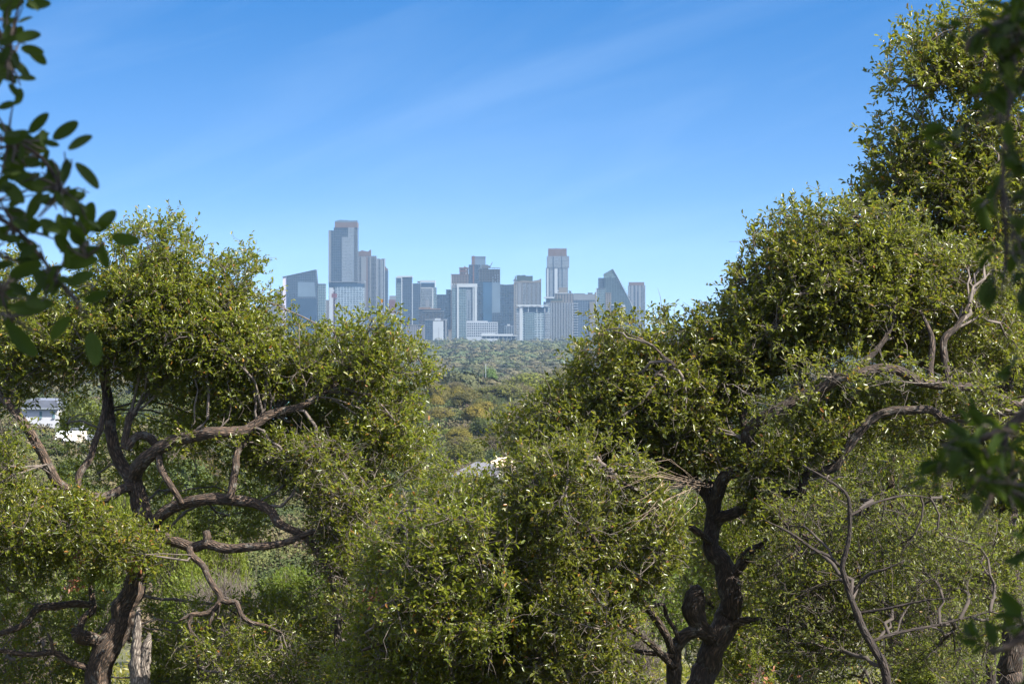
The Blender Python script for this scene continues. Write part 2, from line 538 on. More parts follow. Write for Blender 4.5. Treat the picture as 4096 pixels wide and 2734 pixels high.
class Tower:
    """a building set out in picture rows and columns at its own distance d; parts are real boxes or prisms in metres"""
    def __init__(s, name, label, d, Xc, cat='tower', group=None):
        s.d = d
        x = (Xc - 2048) * d / FPX
        s.g = g1(x, d) - .5
        s.o = empty(name, (x, d, s.g), label, cat, group)
        s.x = x
        s.B = HZ - s.g * FPX / d          # picture row of its foot

    def co(s, X, Y): return ((X - 2048) * s.d / FPX - s.x, (HZ - Y) * s.d / FPX - s.g)

    def _prisms(s, polys):
        V, F4, Fn = [], [], []
        fs = []
        for pts, dd, dep in polys:
            k = len(pts); b0 = len(V)
            q = [s.co(*p) for p in pts]
            ar = sum(q[i][0] * q[(i + 1) % k][1] - q[(i + 1) % k][0] * q[i][1] for i in range(k))
            if ar < 0: q = q[::-1]
            for x, z in q: V.append((x, dd, z))
            for x, z in q: V.append((x, dd + dep, z))
            fs.append(tuple(range(b0, b0 + k)))
            fs.append(tuple(range(b0 + 2 * k - 1, b0 + k - 1, -1)))
            for i in range(k):
                j = (i + 1) % k
                fs.append((b0 + j, b0 + i, b0 + k + i, b0 + k + j))
        me = bpy.data.meshes.new('block')
        me.from_pydata(V, [], fs)
        me.update()
        return me

    def part(s, name, mat, *polys, label=None, parent=None):
        me = s._prisms(polys)
        me.name = name
        o = link(name, me, parent or s.o, mat)
        if label: o['label'] = label
        return o


def bx(X0, X1, Y0, Y1, dd=0., dep=30.): return ([(X0, Y1), (X1, Y1), (X1, Y0), (X0, Y0)], dd, dep)


def pg(pts, dd=0., dep=30.): return (pts, dd, dep)


def rows(X0, X1, Y0, Y1, n, th, dd=-1.2, dep=1.2):
    return [bx(X0, X1, Y0 + (Y1 - Y0) * i / max(1, n - 1) - th / 2, Y0 + (Y1 - Y0) * i / max(1, n - 1) + th / 2, dd, dep) for i in range(n)]


def cols(X0, X1, Y0, Y1, n, th, dd=-1.0, dep=1.0):
    return [bx(X0 + (X1 - X0) * i / max(1, n - 1) - th / 2, X0 + (X1 - X0) * i / max(1, n - 1) + th / 2, Y0, Y1, dd, dep) for i in range(n)]


def city():
    T = Tower
    # --- left group
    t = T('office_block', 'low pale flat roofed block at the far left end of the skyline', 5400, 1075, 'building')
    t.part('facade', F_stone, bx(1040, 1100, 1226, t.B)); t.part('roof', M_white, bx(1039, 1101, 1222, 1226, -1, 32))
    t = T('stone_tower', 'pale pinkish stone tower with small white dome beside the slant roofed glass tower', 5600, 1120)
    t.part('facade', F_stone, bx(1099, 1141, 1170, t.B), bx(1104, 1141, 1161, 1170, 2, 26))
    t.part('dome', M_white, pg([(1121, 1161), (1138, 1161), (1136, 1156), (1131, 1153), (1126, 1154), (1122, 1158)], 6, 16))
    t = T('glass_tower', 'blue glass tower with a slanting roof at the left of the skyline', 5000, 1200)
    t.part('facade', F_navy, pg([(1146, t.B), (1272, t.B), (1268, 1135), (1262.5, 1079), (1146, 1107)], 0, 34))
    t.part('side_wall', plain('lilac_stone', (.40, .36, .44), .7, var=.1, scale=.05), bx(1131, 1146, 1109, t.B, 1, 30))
    t.part('reflection_panel', M_glassp, pg([(1191, 1187), (1262, 1187), (1258, 1128), (1191, 1127)], -.6, .5))  # paler panel stands for a reflection, put into the glass colour
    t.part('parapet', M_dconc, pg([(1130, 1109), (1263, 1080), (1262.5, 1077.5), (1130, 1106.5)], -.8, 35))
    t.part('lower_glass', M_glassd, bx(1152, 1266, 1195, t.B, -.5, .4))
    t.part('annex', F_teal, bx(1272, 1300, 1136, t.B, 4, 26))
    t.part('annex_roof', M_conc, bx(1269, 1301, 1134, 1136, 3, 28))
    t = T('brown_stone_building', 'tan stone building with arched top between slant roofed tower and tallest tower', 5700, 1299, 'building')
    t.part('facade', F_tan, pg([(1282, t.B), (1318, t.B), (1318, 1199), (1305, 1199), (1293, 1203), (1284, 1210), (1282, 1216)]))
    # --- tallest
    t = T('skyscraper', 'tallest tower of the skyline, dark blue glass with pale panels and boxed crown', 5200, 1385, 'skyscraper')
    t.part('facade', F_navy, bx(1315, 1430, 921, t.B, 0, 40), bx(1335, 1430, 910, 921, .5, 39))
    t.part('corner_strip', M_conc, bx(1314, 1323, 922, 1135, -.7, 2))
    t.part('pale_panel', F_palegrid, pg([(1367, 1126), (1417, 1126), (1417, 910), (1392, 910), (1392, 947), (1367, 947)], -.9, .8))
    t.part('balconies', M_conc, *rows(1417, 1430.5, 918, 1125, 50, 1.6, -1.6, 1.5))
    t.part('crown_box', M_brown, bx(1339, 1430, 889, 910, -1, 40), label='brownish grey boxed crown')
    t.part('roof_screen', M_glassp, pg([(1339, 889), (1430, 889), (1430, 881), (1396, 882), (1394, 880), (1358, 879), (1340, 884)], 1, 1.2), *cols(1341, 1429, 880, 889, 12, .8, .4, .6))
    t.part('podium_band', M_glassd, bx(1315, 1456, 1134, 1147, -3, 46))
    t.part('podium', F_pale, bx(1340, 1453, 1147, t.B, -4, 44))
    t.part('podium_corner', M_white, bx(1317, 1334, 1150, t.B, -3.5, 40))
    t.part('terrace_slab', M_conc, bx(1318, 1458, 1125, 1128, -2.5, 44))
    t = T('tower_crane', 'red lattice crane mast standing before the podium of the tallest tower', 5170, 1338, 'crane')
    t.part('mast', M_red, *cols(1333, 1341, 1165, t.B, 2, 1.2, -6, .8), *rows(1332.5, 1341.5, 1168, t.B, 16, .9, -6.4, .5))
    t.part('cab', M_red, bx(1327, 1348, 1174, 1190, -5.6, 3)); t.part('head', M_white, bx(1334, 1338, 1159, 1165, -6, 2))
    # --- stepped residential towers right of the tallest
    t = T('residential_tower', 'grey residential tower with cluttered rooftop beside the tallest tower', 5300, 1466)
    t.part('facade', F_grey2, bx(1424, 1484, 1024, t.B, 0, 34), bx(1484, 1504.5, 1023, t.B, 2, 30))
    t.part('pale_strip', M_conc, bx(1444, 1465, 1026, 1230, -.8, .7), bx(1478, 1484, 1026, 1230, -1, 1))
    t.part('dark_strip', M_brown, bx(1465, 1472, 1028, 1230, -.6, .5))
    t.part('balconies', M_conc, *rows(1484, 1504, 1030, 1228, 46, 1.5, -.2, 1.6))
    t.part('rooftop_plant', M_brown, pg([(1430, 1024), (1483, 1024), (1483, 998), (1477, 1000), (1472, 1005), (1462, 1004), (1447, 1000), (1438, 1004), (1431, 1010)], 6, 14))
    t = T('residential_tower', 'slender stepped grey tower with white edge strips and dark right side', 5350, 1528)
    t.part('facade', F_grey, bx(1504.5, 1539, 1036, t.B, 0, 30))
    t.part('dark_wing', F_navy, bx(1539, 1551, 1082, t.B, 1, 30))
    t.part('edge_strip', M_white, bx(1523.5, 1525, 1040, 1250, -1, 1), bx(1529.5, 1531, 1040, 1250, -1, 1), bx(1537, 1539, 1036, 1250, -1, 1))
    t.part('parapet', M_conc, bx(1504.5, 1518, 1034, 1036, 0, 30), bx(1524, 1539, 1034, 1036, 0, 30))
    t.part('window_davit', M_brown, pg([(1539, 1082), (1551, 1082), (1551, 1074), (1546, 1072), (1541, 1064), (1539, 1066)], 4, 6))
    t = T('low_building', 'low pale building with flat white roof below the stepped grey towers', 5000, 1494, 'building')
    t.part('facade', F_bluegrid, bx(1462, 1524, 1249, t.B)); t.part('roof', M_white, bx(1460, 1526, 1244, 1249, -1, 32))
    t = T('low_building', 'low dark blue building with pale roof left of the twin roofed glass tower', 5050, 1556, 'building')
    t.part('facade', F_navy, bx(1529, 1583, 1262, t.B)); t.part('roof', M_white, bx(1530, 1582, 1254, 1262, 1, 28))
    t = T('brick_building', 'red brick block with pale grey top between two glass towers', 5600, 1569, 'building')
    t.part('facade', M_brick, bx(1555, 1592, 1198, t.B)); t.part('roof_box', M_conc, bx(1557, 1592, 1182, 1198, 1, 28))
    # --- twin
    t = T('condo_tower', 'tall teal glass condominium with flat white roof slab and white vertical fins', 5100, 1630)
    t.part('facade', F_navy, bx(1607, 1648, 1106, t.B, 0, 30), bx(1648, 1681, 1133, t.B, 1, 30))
    t.part('side_wing', F_teal, bx(1583, 1607, 1110, t.B, -1, 30))  # left face of the tower, its paler colour stands for reflecting glass
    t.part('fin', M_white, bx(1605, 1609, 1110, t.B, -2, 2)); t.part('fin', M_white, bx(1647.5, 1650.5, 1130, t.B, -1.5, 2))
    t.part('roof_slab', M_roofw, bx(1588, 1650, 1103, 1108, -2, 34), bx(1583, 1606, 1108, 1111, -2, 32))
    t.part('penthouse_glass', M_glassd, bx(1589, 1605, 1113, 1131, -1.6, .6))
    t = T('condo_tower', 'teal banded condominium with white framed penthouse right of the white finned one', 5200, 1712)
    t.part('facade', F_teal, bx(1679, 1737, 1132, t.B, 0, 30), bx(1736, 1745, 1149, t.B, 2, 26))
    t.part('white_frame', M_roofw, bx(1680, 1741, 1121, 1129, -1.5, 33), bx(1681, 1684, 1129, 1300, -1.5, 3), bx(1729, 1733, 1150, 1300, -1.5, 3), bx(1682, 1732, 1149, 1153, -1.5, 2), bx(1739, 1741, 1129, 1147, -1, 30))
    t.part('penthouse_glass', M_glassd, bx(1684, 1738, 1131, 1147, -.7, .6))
    t.part('balconies', M_white, *rows(1685, 1729, 1156, 1270, 24, 1.4, -1.6, 1.5))
    t.part('pale_shaft', M_conc, bx(1702, 1717, 1198, 1235, -1.9, 1.5))
    t.part('roof_plant', M_brown, bx(1669, 1680, 1124, 1131, 2, 10))
    t = T('dark_tower', 'dark navy glass block behind the brown office, left of the white framed tower', 5500, 1772)
    t.part('facade', F_navy2, bx(1737, 1788, 1179, t.B, 0, 28), bx(1784, 1812, 1159, t.B, 3, 28))
    t.part('roof', M_dconc, bx(1737, 1786, 1177.5, 1179, -1, 28), bx(1783, 1813, 1157.5, 1159, 2, 28))
    t = T('brown_office', 'brown low office tower with orange tan roof below the banded condominium', 4900, 1724, 'office building')
    t.part('facade', F_brown, bx(1675, 1774, 1244, t.B, 0, 30)); t.part('roof', M_copper, bx(1675, 1722, 1228, 1237, -1, 26), bx(1722, 1762, 1233, 1238, 0, 26))
    t.part('upper_floor', M_glassd, bx(1677, 1772, 1237, 1244, 2, 24)); t.part('cornice', M_conc, bx(1690, 1774, 1243, 1245.5, -1.2, 28))
    t = T('blue_office', 'dark blue slab with pale frame around the white concrete block', 4800, 1743, 'office building')
    t.part('facade', F_navy, bx(1699, 1784, 1279, t.B, 3, 26)); t.part('frame', M_conc, bx(1699, 1787, 1276, 1280, 1, 28), bx(1780, 1787, 1280, t.B, 1, 3))
    t = T('concrete_block', 'blank white concrete block with small lid, low in the middle of the skyline', 4700, 1752, 'building')
    t.part('wall', M_white, bx(1732, 1772, 1284, t.B, 0, 24)); t.part('roof_lid', M_white, bx(1739, 1761, 1273, 1281, 4, 14)); t.part('cornice', M_dconc, bx(1732, 1772, 1281, 1284, .5, 23))
    t = T('low_office', 'wide low brownish office block at left edge of the gap between the oaks', 4600, 1657, 'office building')
    t.part('facade', F_stone, bx(1624, 1672, 1301, t.B, 0, 24), bx(1674, 1697, 1301, t.B, 1, 24)); t.part('parapet', M_tan, bx(1626, 1697, 1298, 1301, -.6, 25))
    t = T('kiosk_building', 'tiny tan block beside the foot of the white framed tower', 4600, 1800, 'building')
    t.part('wall', M_tan, bx(1793, 1806, 1322, t.B, 0, 10)); t.part('roof', M_copper, bx(1792, 1807, 1319, 1322, -.5, 11))
    # --- white frame tower
    t = T('framed_tower', 'pale tower with wide white portal frame around teal glass strips', 4900, 1860)
    t.part('facade', F_palegrid, bx(1807, 1907, 1140, t.B, 0, 32))
    t.part('portal_frame', M_roofw, bx(1827, 1908, 1134, 1148, -2.5, 35), bx(1828, 1835, 1148, t.B, -2.5, 3), bx(1891, 1895, 1148, t.B, -2, 2.4), bx(1898, 1908, 1148, 1285, -2.5, 3))
    t.part('glass_strip', F_teal, bx(1835, 1865, 1149, t.B, -.8, .7), bx(1809, 1824, 1152, t.B, -.8, .7))
    for k in range(12): t.part('window', M_glassd, bx(1874.2, 1877, 1200 + k * 7, 1203.5 + k * 7, -.5, .4))
    t.part('shoulder', M_conc, bx(1806, 1827, 1143, 1150, -1.4, 30))
    # --- construction cluster
    t = T('unfinished_tower', 'reddish brown unfinished concrete frame tower left of the glass topped one', 5500, 1840)
    t.part('frame', F_skel, bx(1803, 1876, 1098, t.B, 0, 30), bx(1838, 1873, 1071, 1098, 4, 22))
    t.part('formwork', M_rust, bx(1803, 1876, 1096, 1099, -1, 32), bx(1836, 1874, 1069, 1074, 3, 24), bx(1837, 1866, 1080, 1087, 3, 3))
    for q_ in [bx(1803.5, 1807, 1098, 1160, -.8, .6)] + [bx(1808 + 9 * k, 1812 + 9 * k, 1134, 1139, -.6, .4) for k in range(4)] + [bx(1862, 1866, 1076 + 8 * k, 1080 + 8 * k, 3.4, .4) for k in range(3)]: t.part('white_gap_sheet', M_roofw, q_)  # white sheets stand for the white gaps in the frame
    t.part('roof_gear', M_rust, pg([(1855, 1071), (1868, 1071), (1864, 1067), (1860, 1066), (1858, 1062), (1856, 1064)], 8, 6))
    t = T('dark_tower', 'dark grey central tower with a curved glass box on its roof', 5400, 1905)
    t.part('facade', F_navy2, bx(1875, 1921, 1058, t.B, 0, 34), bx(1920, 1932, 1070, t.B, 2, 30))
    t.part('roof_box', M_glassp, bx(1897, 1942, 1026, 1068, 6, 26), label='pale curved glass box on the roof')
    t.part('hoist', M_rust, bx(1886, 1899, 1024, 1062, 3, 6), bx(1891, 1897, 1062, 1150, -1.5, 1.5), pg([(1890, 1024), (1896, 1024), (1894, 1021), (1892, 1022)], 4, 3))
    t.part('glass_rim', M_conc, bx(1896, 1943, 1025, 1027, 5, 28))
    t = T('unfinished_tower', 'unfinished tower with open slab floors above a mirror glass lower half', 5100, 1958)
    t.part('frame', F_skel, bx(1917, 2000, 1078, 1132, 6, 24))
    t.part('floor_slabs', M_conc, *rows(1915, 2001, 1070, 1130, 10, 1.6, 1, 30))
    t.part('columns', M_conc, *cols(1918, 1999, 1070, 1130, 9, 1.3, 2, 2))
    for q_ in [bx(1968 + 10 * i, 1974 + 10 * i, 1098 + 9 * j, 1104 + 9 * j, 3, .6) for i in range(4) for j in range(4) if (i * 3 + j) % 5 and i < 3]: t.part('white_gap_sheet', M_roofw, q_)  # whitish gaps between the slabs, set in as white sheets
    t.part('core', M_dconc, bx(1926, 1953, 1058, 1092, 12, 12), bx(1953, 1962, 1062, 1070, 12, 10))
    t.part('derrick', M_rust, pg([(1961, 1062), (1963, 1063), (1966, 1058), (1970, 1049), (1968, 1047), (1964, 1056)], 10, 2))
    t.part('lower_facade', F_navy2, bx(1908, 1932, 1128, t.B, 0, 32))
    t.part('blue_glass', M_glassm, bx(1932, 1968, 1128, 1290, -1, 33)); t.part('blue_glass', F_navy, bx(1932, 2002, 1290, t.B, -.5, 30))
    t.part('reflection_panel', M_glassp, pg([(1968, 1250), (2001, 1250), (2001, 1128), (1968, 1128)], -1.6, 32)); t.part('lower_glass', F_navy, bx(1968, 2002, 1250, 1290, -1.2, 32))
    t = T('dark_tower', 'dark navy glass tower between the unfinished tower and the cream hotel', 5400, 2030)
    t.part('facade', F_navy2, bx(2001, 2060, 1139, t.B, 0, 30)); t.part('roof', M_dconc, pg([(2001, 1139), (2060, 1139), (2060, 1134), (2050, 1137), (2020, 1138), (2001, 1136)], 1, 28))
    # --- low grid office with its own windows
    t = T('grid_office', 'low white office block with a regular grid of square windows', 4550, 1928, 'office building')
    w = t.part('wall', F_office, bx(1866, 1990, 1288, t.B, 0, 24), bx(1866, 1950, 1283, 1288, 2, 20))
    wm = t._prisms([bx(1928 - 2.6, 1928 + 2.6, 1300 - 2.9, 1300 + 2.9, -.15, .3)]); wm.name = 'window'; wm.materials.append(M_window)
    for i in range(14):
        for j in range(6):
            o = bpy.data.objects.new('window', wm); col.objects.link(o); o.parent = t.o
            x0, z0 = t.co(1928, 1300); x1, z1 = t.co(1872 + i * 8.6, 1294.5 + j * 9.6)
            o.location = (x1 - x0, 0, z1 - z0)
    t = T('flat_roof_hall', 'long low hall with flat white roof and window strip at the forest edge', 4400, 1996, 'building')
    t.part('roof', M_roofw, bx(1925, 2052, 1336, 1341, -2, 26), bx(1925, 1982, 1333, 1336, 2, 20)); t.part('glazing', M_glassd, bx(1926, 2064, 1343, 1353, 0, 22))
    t.part('canopy', M_roofw, bx(1924, 2068, 1341, 1343.5, -3, 26)); t.part('posts', M_white, *cols(1928, 2062, 1343, 1356, 9, 1.2, -2.4, .6))
    t = T('small_block', 'small pale block with vertical window strips before the dark navy tower', 4700, 2037, 'building')
    t.part('facade', F_palegrid, bx(2017, 2057, 1302, t.B, 0, 20)); t.part('window_strip', M_glassd, *cols(2022, 2052, 1304, t.B, 4, 3.2, -.4, .4)); t.part('roof_plant', M_white, bx(2029, 2040, 1296, 1302, 4, 8))
    # --- cream hotel
    t = T('hotel_tower', 'cream balcony tower with green equipment screens on its roof', 5000, 2110)
    t.part('facade', F_cream, bx(2055, 2165, 1129, t.B, 0, 32))
    t.part('pale_bay', M_conc, bx(2072, 2086, 1131, 1225, -.8, .8)); t.part('pilaster', M_tan, *cols(2089, 2163, 1129, 1226, 5, 2.2, -1.4, 1.4), bx(2055, 2060, 1129, t.B, -1.2, 1.2))
    t.part('parapet', M_tan, pg([(2055, 1131), (2165, 1131), (2165, 1115), (2160, 1114), (2157, 1119), (2140, 1121), (2128, 1124), (2090, 1121), (2068, 1126), (2058, 1124)], -1, 33))
    t.part('equipment_screen', M_green, pg([(2066, 1125), (2131, 1125), (2131, 1103), (2104, 1103), (2100, 1099), (2080, 1101), (2078, 1099), (2066, 1101)], 6, 18))
    t.part('corner_ornament', M_dconc, pg([(2051, 1123), (2068, 1125), (2064, 1115), (2062.5, 1102), (2060.5, 1102), (2059, 1114)], 2, 8))
    t.part('balconies', M_white, *rows(2089, 2160, 1136, 1226, 24, 1.0, -1.1, 1.0))
    # --- canopy tower
    t = T('canopy_tower', 'aqua glass apartment tower with a wavy white canopy roof', 4600, 2128)
    t.part('facade', F_aqua, bx(2066, 2200, 1232, t.B, 0, 32))
    t.part('canopy', M_roofw, pg([(2064, 1219), (2090, 1217.5), (2194, 1220), (2192, 1223), (2178, 1223), (2164, 1227), (2150, 1223), (2140, 1226), (2128, 1223), (2110, 1226), (2094, 1223), (2078, 1228)], -4, 36))
    t.part('white_column', M_roofw, bx(2078, 2089, 1226, t.B, -2, 2.5)); t.part('column', M_white, bx(2086, 2090, 1226, 1248, -1, 2), bx(2112, 2115, 1226, 1248, -1, 2), bx(2146, 2149, 1226, 1248, -1, 2), bx(2178, 2181, 1226, 1248, -1, 2))
    t.part('top_glazing', M_glassd, bx(2094, 2192, 1228, 1248, -.6, .5)); t.part('balconies', M_white, *rows(2066, 2078, 1250, t.B, 34, 1.5, -1.6, 1.5), *rows(2180, 2201, 1250, t.B, 34, 1.5, -1.6, 1.5))
    t.part('dark_bay', F_teal, bx(2098, 2138, 1250, t.B, -.8, .7))
    # --- tall concrete tower
    t = T('concrete_tower', 'tall pale concrete tower with brown box crown right of the cream tower', 5200, 2230, 'skyscraper')
    t.part('facade', F_palegrid, bx(2188, 2277, 1024, 1071, -1, 36), bx(2184, 2272, 1071, t.B, 0, 34))
    t.part('crown_box', M_brown, bx(2193, 2267, 994, 1024, 2, 30), label='brown boxed crown')
    t.part('crown_screen', M_conc, *cols(2194, 2266, 991, 994, 14, 1.5, 2, 2))
    t.part('window_line', M_glassd, *[bx(X - 1.6, X + 1.6, Y0 + k * 4.6, Y0 + k * 4.6 + 2.8, -1.4 if Y0 < 1071 else -.4, .6) for X, Y0, nn in ((2213, 1026, 10), (2247, 1026, 10), (2197, 1074, 25), (2214, 1074, 25), (2234, 1074, 25), (2249, 1074, 25)) for k in range(nn)])
    t.part('ledge', M_white, bx(2176, 2216, 1187, 1193, -5, 40)); t.part('white_bay', M_white, bx(2218, 2230, 1074, 1190, -.8, .8), bx(2188, 2194, 1074, 1186, -.8, .7))
    t = T('dark_cube_building', 'small dark cube on the roofline just left of the beige stepped tower', 5500, 2181, 'building')
    t.part('facade', F_navy, bx(2174, 2190, 1208, t.B)); t.part('roof', M_conc, bx(2174, 2190, 1206.5, 1208, -1, 31))
    # --- beige stepped tower
    t = T('stepped_tower', 'beige stepped tower with planted terrace and pale vertical ribs', 4700, 2250)
    t.part('facade', F_beige, bx(2203, 2294, 1208, t.B, 0, 34), bx(2220, 2294, 1173, 1208, 4, 28))
    t.part('top_box', M_tan, bx(2235, 2270, 1149, 1173, 8, 18)); t.part('terrace', M_tan, bx(2203, 2252, 1203, 1208, -1, 34))
    t.part('terrace_plants', M_green, pg([(2205, 1203), (2250, 1203), (2248, 1196), (2238, 1193), (2228, 1197), (2216, 1193), (2208, 1196)], 1, 5))
    t.part('rib', M_white, *cols(2206, 2290, 1210, t.B, 14, 1.8, -1.4, 1.4)); t.part('roof_disc', M_dconc, pg([(2272, 1172), (2288, 1172), (2284, 1167), (2288, 1164), (2276, 1162), (2273, 1165), (2279, 1168)], 8, 8))
    t.part('cornice', M_white, bx(2220, 2270, 1171, 1174, 3, 29), bx(2217, 2236, 1161, 1164, 6, 10))
    # --- right group
    t = T('grey_block_tower', 'wide grey block tower right of the beige stepped tower', 5000, 2338)
    t.part('facade', F_bluegrid, bx(2292, 2386, 1180, t.B, 0, 30)); t.part('upper_wall', M_conc, bx(2294, 2384, 1176, 1200, -.8, 30)); t.part('roof_plant', M_dconc, bx(2296, 2340, 1173, 1177, 6, 12), bx(2352, 2371, 1170, 1176, 6, 12))
    t.part('balconies', M_white, *rows(2292, 2313, 1214, t.B, 16, 2.0, -2, 2)); t.part('tan_shaft', M_tan, bx(2358, 2382, 1206, t.B, -1.6, 1.5), bx(2379, 2386, 1168, 1206, -1, 10))
    t = T('teal_tower', 'teal glass tower before the sail shaped tower', 4800, 2404)
    t.part('facade', F_teal, bx(2386, 2423, 1154, t.B, 0, 30)); t.part('roof', M_conc, bx(2386, 2423, 1152, 1154, -1, 30)); t.part('edge_fin', M_white, bx(2385.5, 2388, 1154, t.B, -1.2, 1.2))
    t = T('sail_tower', 'sail shaped glass tower with one long sloping edge at the right of the skyline', 5200, 2480, 'skyscraper')
    t.part('facade', F_sail, pg([(2415, t.B), (2560, t.B), (2543, 1268), (2521, 1206), (2491, 1150), (2472, 1111), (2417, 1111)], 0, 40))
    t.part('lattice_top', F_sailtop, pg([(2417, 1111), (2472, 1111), (2451, 1075), (2415, 1095)], 1, 38)); t.part('side_block', F_navy, bx(2394, 2417, 1111, t.B, 2, 30))
    t.part('stepped_terraces', M_conc, *[bx(X - 11, X + 1, Y - .9, Y + .9, -1.5, 41) for X, Y in ((2474 + 2.05 * k * 3.0 * (.86 + .01 * k), 1116 + k * 8.0) for k in range(12))])
    t.part('sloping_edge', M_white, pg([(2451, 1075), (2453, 1075), (2474, 1111), (2493, 1150), (2523, 1206), (2545, 1268), (2543, 1268), (2521, 1206), (2491, 1150), (2472, 1111)], -.7, 41))
    t = T('tan_tower', 'narrow tan tower with punched windows before the sail shaped tower', 4700, 2433)
    t.part('facade', F_tan, bx(2422, 2445, 1171, t.B, 0, 24)); t.part('parapet', M_tan, bx(2421, 2446, 1169, 1171, -.6, 25))
    t = T('glass_slab', 'low pale glass slab with white right edge, half hidden by the right oak', 4600, 2472, 'building')
    t.part('facade', F_bluegrid, bx(2446, 2491, 1221, t.B, 0, 24)); t.part('white_edge', M_white, bx(2490, 2501, 1219, t.B, -1, 25)); t.part('roof', M_roofw, bx(2446, 2490, 1217, 1221, -1.5, 26))
    t = T('grey_tower', 'isolated grey tower with darker roof storey at the right end of the skyline', 5400, 2548)
    t.part('facade', F_grey, bx(2514, 2581, 1141, t.B, 0, 30)); t.part('roof_storey', M_brown, bx(2517, 2577, 1128, 1141, 2, 26)); t.part('balconies', M_white, *rows(2513, 2520, 1146, 1300, 34, 1.5, -1.2, 2), *rows(2575, 2582, 1146, 1300, 34, 1.5, -1.2, 2))
    t.part('dark_strip', M_glassd, bx(2539, 2541, 1142, 1300, -.5, .4), bx(2550, 2552.5, 1166, 1300, -.5, .4))
    t = T('mast', 'slim pale mast rising from the forest below the white concrete block', 3600, 1755, 'mast')
    t.part('pole', M_conc, bx(1754.2, 1755.4, 1312, t.B, 0, .5)); t.part('lamp_head', M_conc, bx(1753, 1756.6, 1310.5, 1312, -.4, 1.2))


city()

# ------------------------------------------------------------------ far woods: one mass of crowns
PAL = np.array([(.085, .095, .040), (.060, .082, .034), (.10, .095, .045), (.115, .092, .050), (.095, .10, .042), (.058, .085, .038), (.13, .095, .052), (.12, .13, .045)])


def far_woods():
    Vs, Fs, Cs = [], [], []
    off = 0
    bands = [(1000, 1700, 18, 800, 1.1), (1700, 2500, 23, 620, 1.6), (2500, 3500, 27, 440, 2.2), (3500, 4380, 29, 300, 2.9), (4380, 7000, 18, 24, 3.4)]
    for y0, y1, sp, k, cs in bands:
        nrow = int((y1 - y0) / sp)
        pts = []
        for i in range(nrow):
            y = y0 + (i + .5) * sp
            hw = .25 * y + 30
            nx = int(2 * hw / sp)
            x = -hw + (np.arange(nx) + .5) * sp + rng.normal(0, sp * .28, nx)
            pts.append(np.stack((x, y + rng.normal(0, sp * .28, nx)), 1))
        pts = np.concatenate(pts)
        if y0 >= 4380: pts = pts[rng.random(len(pts)) < .35]
        n = len(pts)
        gz = ground(pts[:, 0], pts[:, 1])
        big = .5 + .5 * np.array([mnoise.noise(Vector((p[0] * .006, p[1] * .0022, 3))) for p in pts])
        h = (7 + 9 * rng.random(n) ** 1.5) * (.7 + .5 * big)
        rad = sp * (.36 + .5 * rng.random(n) ** 2)
        ci = np.clip((np.array([mnoise.noise(Vector((p[0] * .012, p[1] * .005, 9))) for p in pts]) * 5.5 + 2.9 + rng.normal(0, .55, n)), 0, 7.49).astype(int)
        c = (PAL[ci] * .65 + .35 * np.array((.085, .092, .040))) * (.56 + .26 * rng.random((n, 1)))
        U = unit(rng.normal(0, 1, (n, k, 3)))
        U[..., 2] = np.abs(U[..., 2]) * 1.1 - .18
        lump = 1 + .22 * np.sin(U[..., 0] * 5 + pts[:, :1]) * np.sin(U[..., 1] * 5 + pts[:, 1:2]) + rng.normal(0, .05, (n, k))
        C = np.empty((n, k, 3))
        C[..., 0] = pts[:, :1] + U[..., 0] * rad[:, None] * lump
        C[..., 1] = pts[:, 1:2] + U[..., 1] * rad[:, None] * lump
        hh = h * .58
        C[..., 2] = gz[:, None] + h[:, None] - hh[:, None] + U[..., 2] * hh[:, None] * lump
        C = C.reshape(-1, 3); Un = unit(U.reshape(-1, 3) + rng.normal(0, .20, (n * k, 3)))
        D = np.cross(Un, rng.normal(0, 1, (n * k, 3)))
        s = cs * (.7 + .7 * rng.random(n * k))
        V, F = quad_arrays(C, D, Un, s * 1.25, s)
        Vs.append(V); Fs.append(F + off); off += len(V)
        cc = np.repeat(c, k, 0) * (.92 + .16 * rng.random((n * k, 1)))
        Cs.append(np.repeat(np.concatenate((cc, np.ones((n * k, 1))), 1), 4, 0))
    me = np_mesh('woodland', np.concatenate(Vs), np.concatenate(Fs), attrs={'shade': np.concatenate(Cs)})
    m, n, l, b = newmat('woodland_leaf')
    at = n.new('ShaderNodeAttribute'); at.attribute_name = 'shade'
    l.new(at.outputs['Color'], b.inputs['Base Color'])
    b.inputs['Roughness'].default_value = .8; b.inputs['Specular IOR Level'].default_value = .15
    o = link('woodland', me, None, m)
    tag(o, 'far wood of mixed green and brown crowns below the skyline', 'wood', kind='stuff')


far_woods()


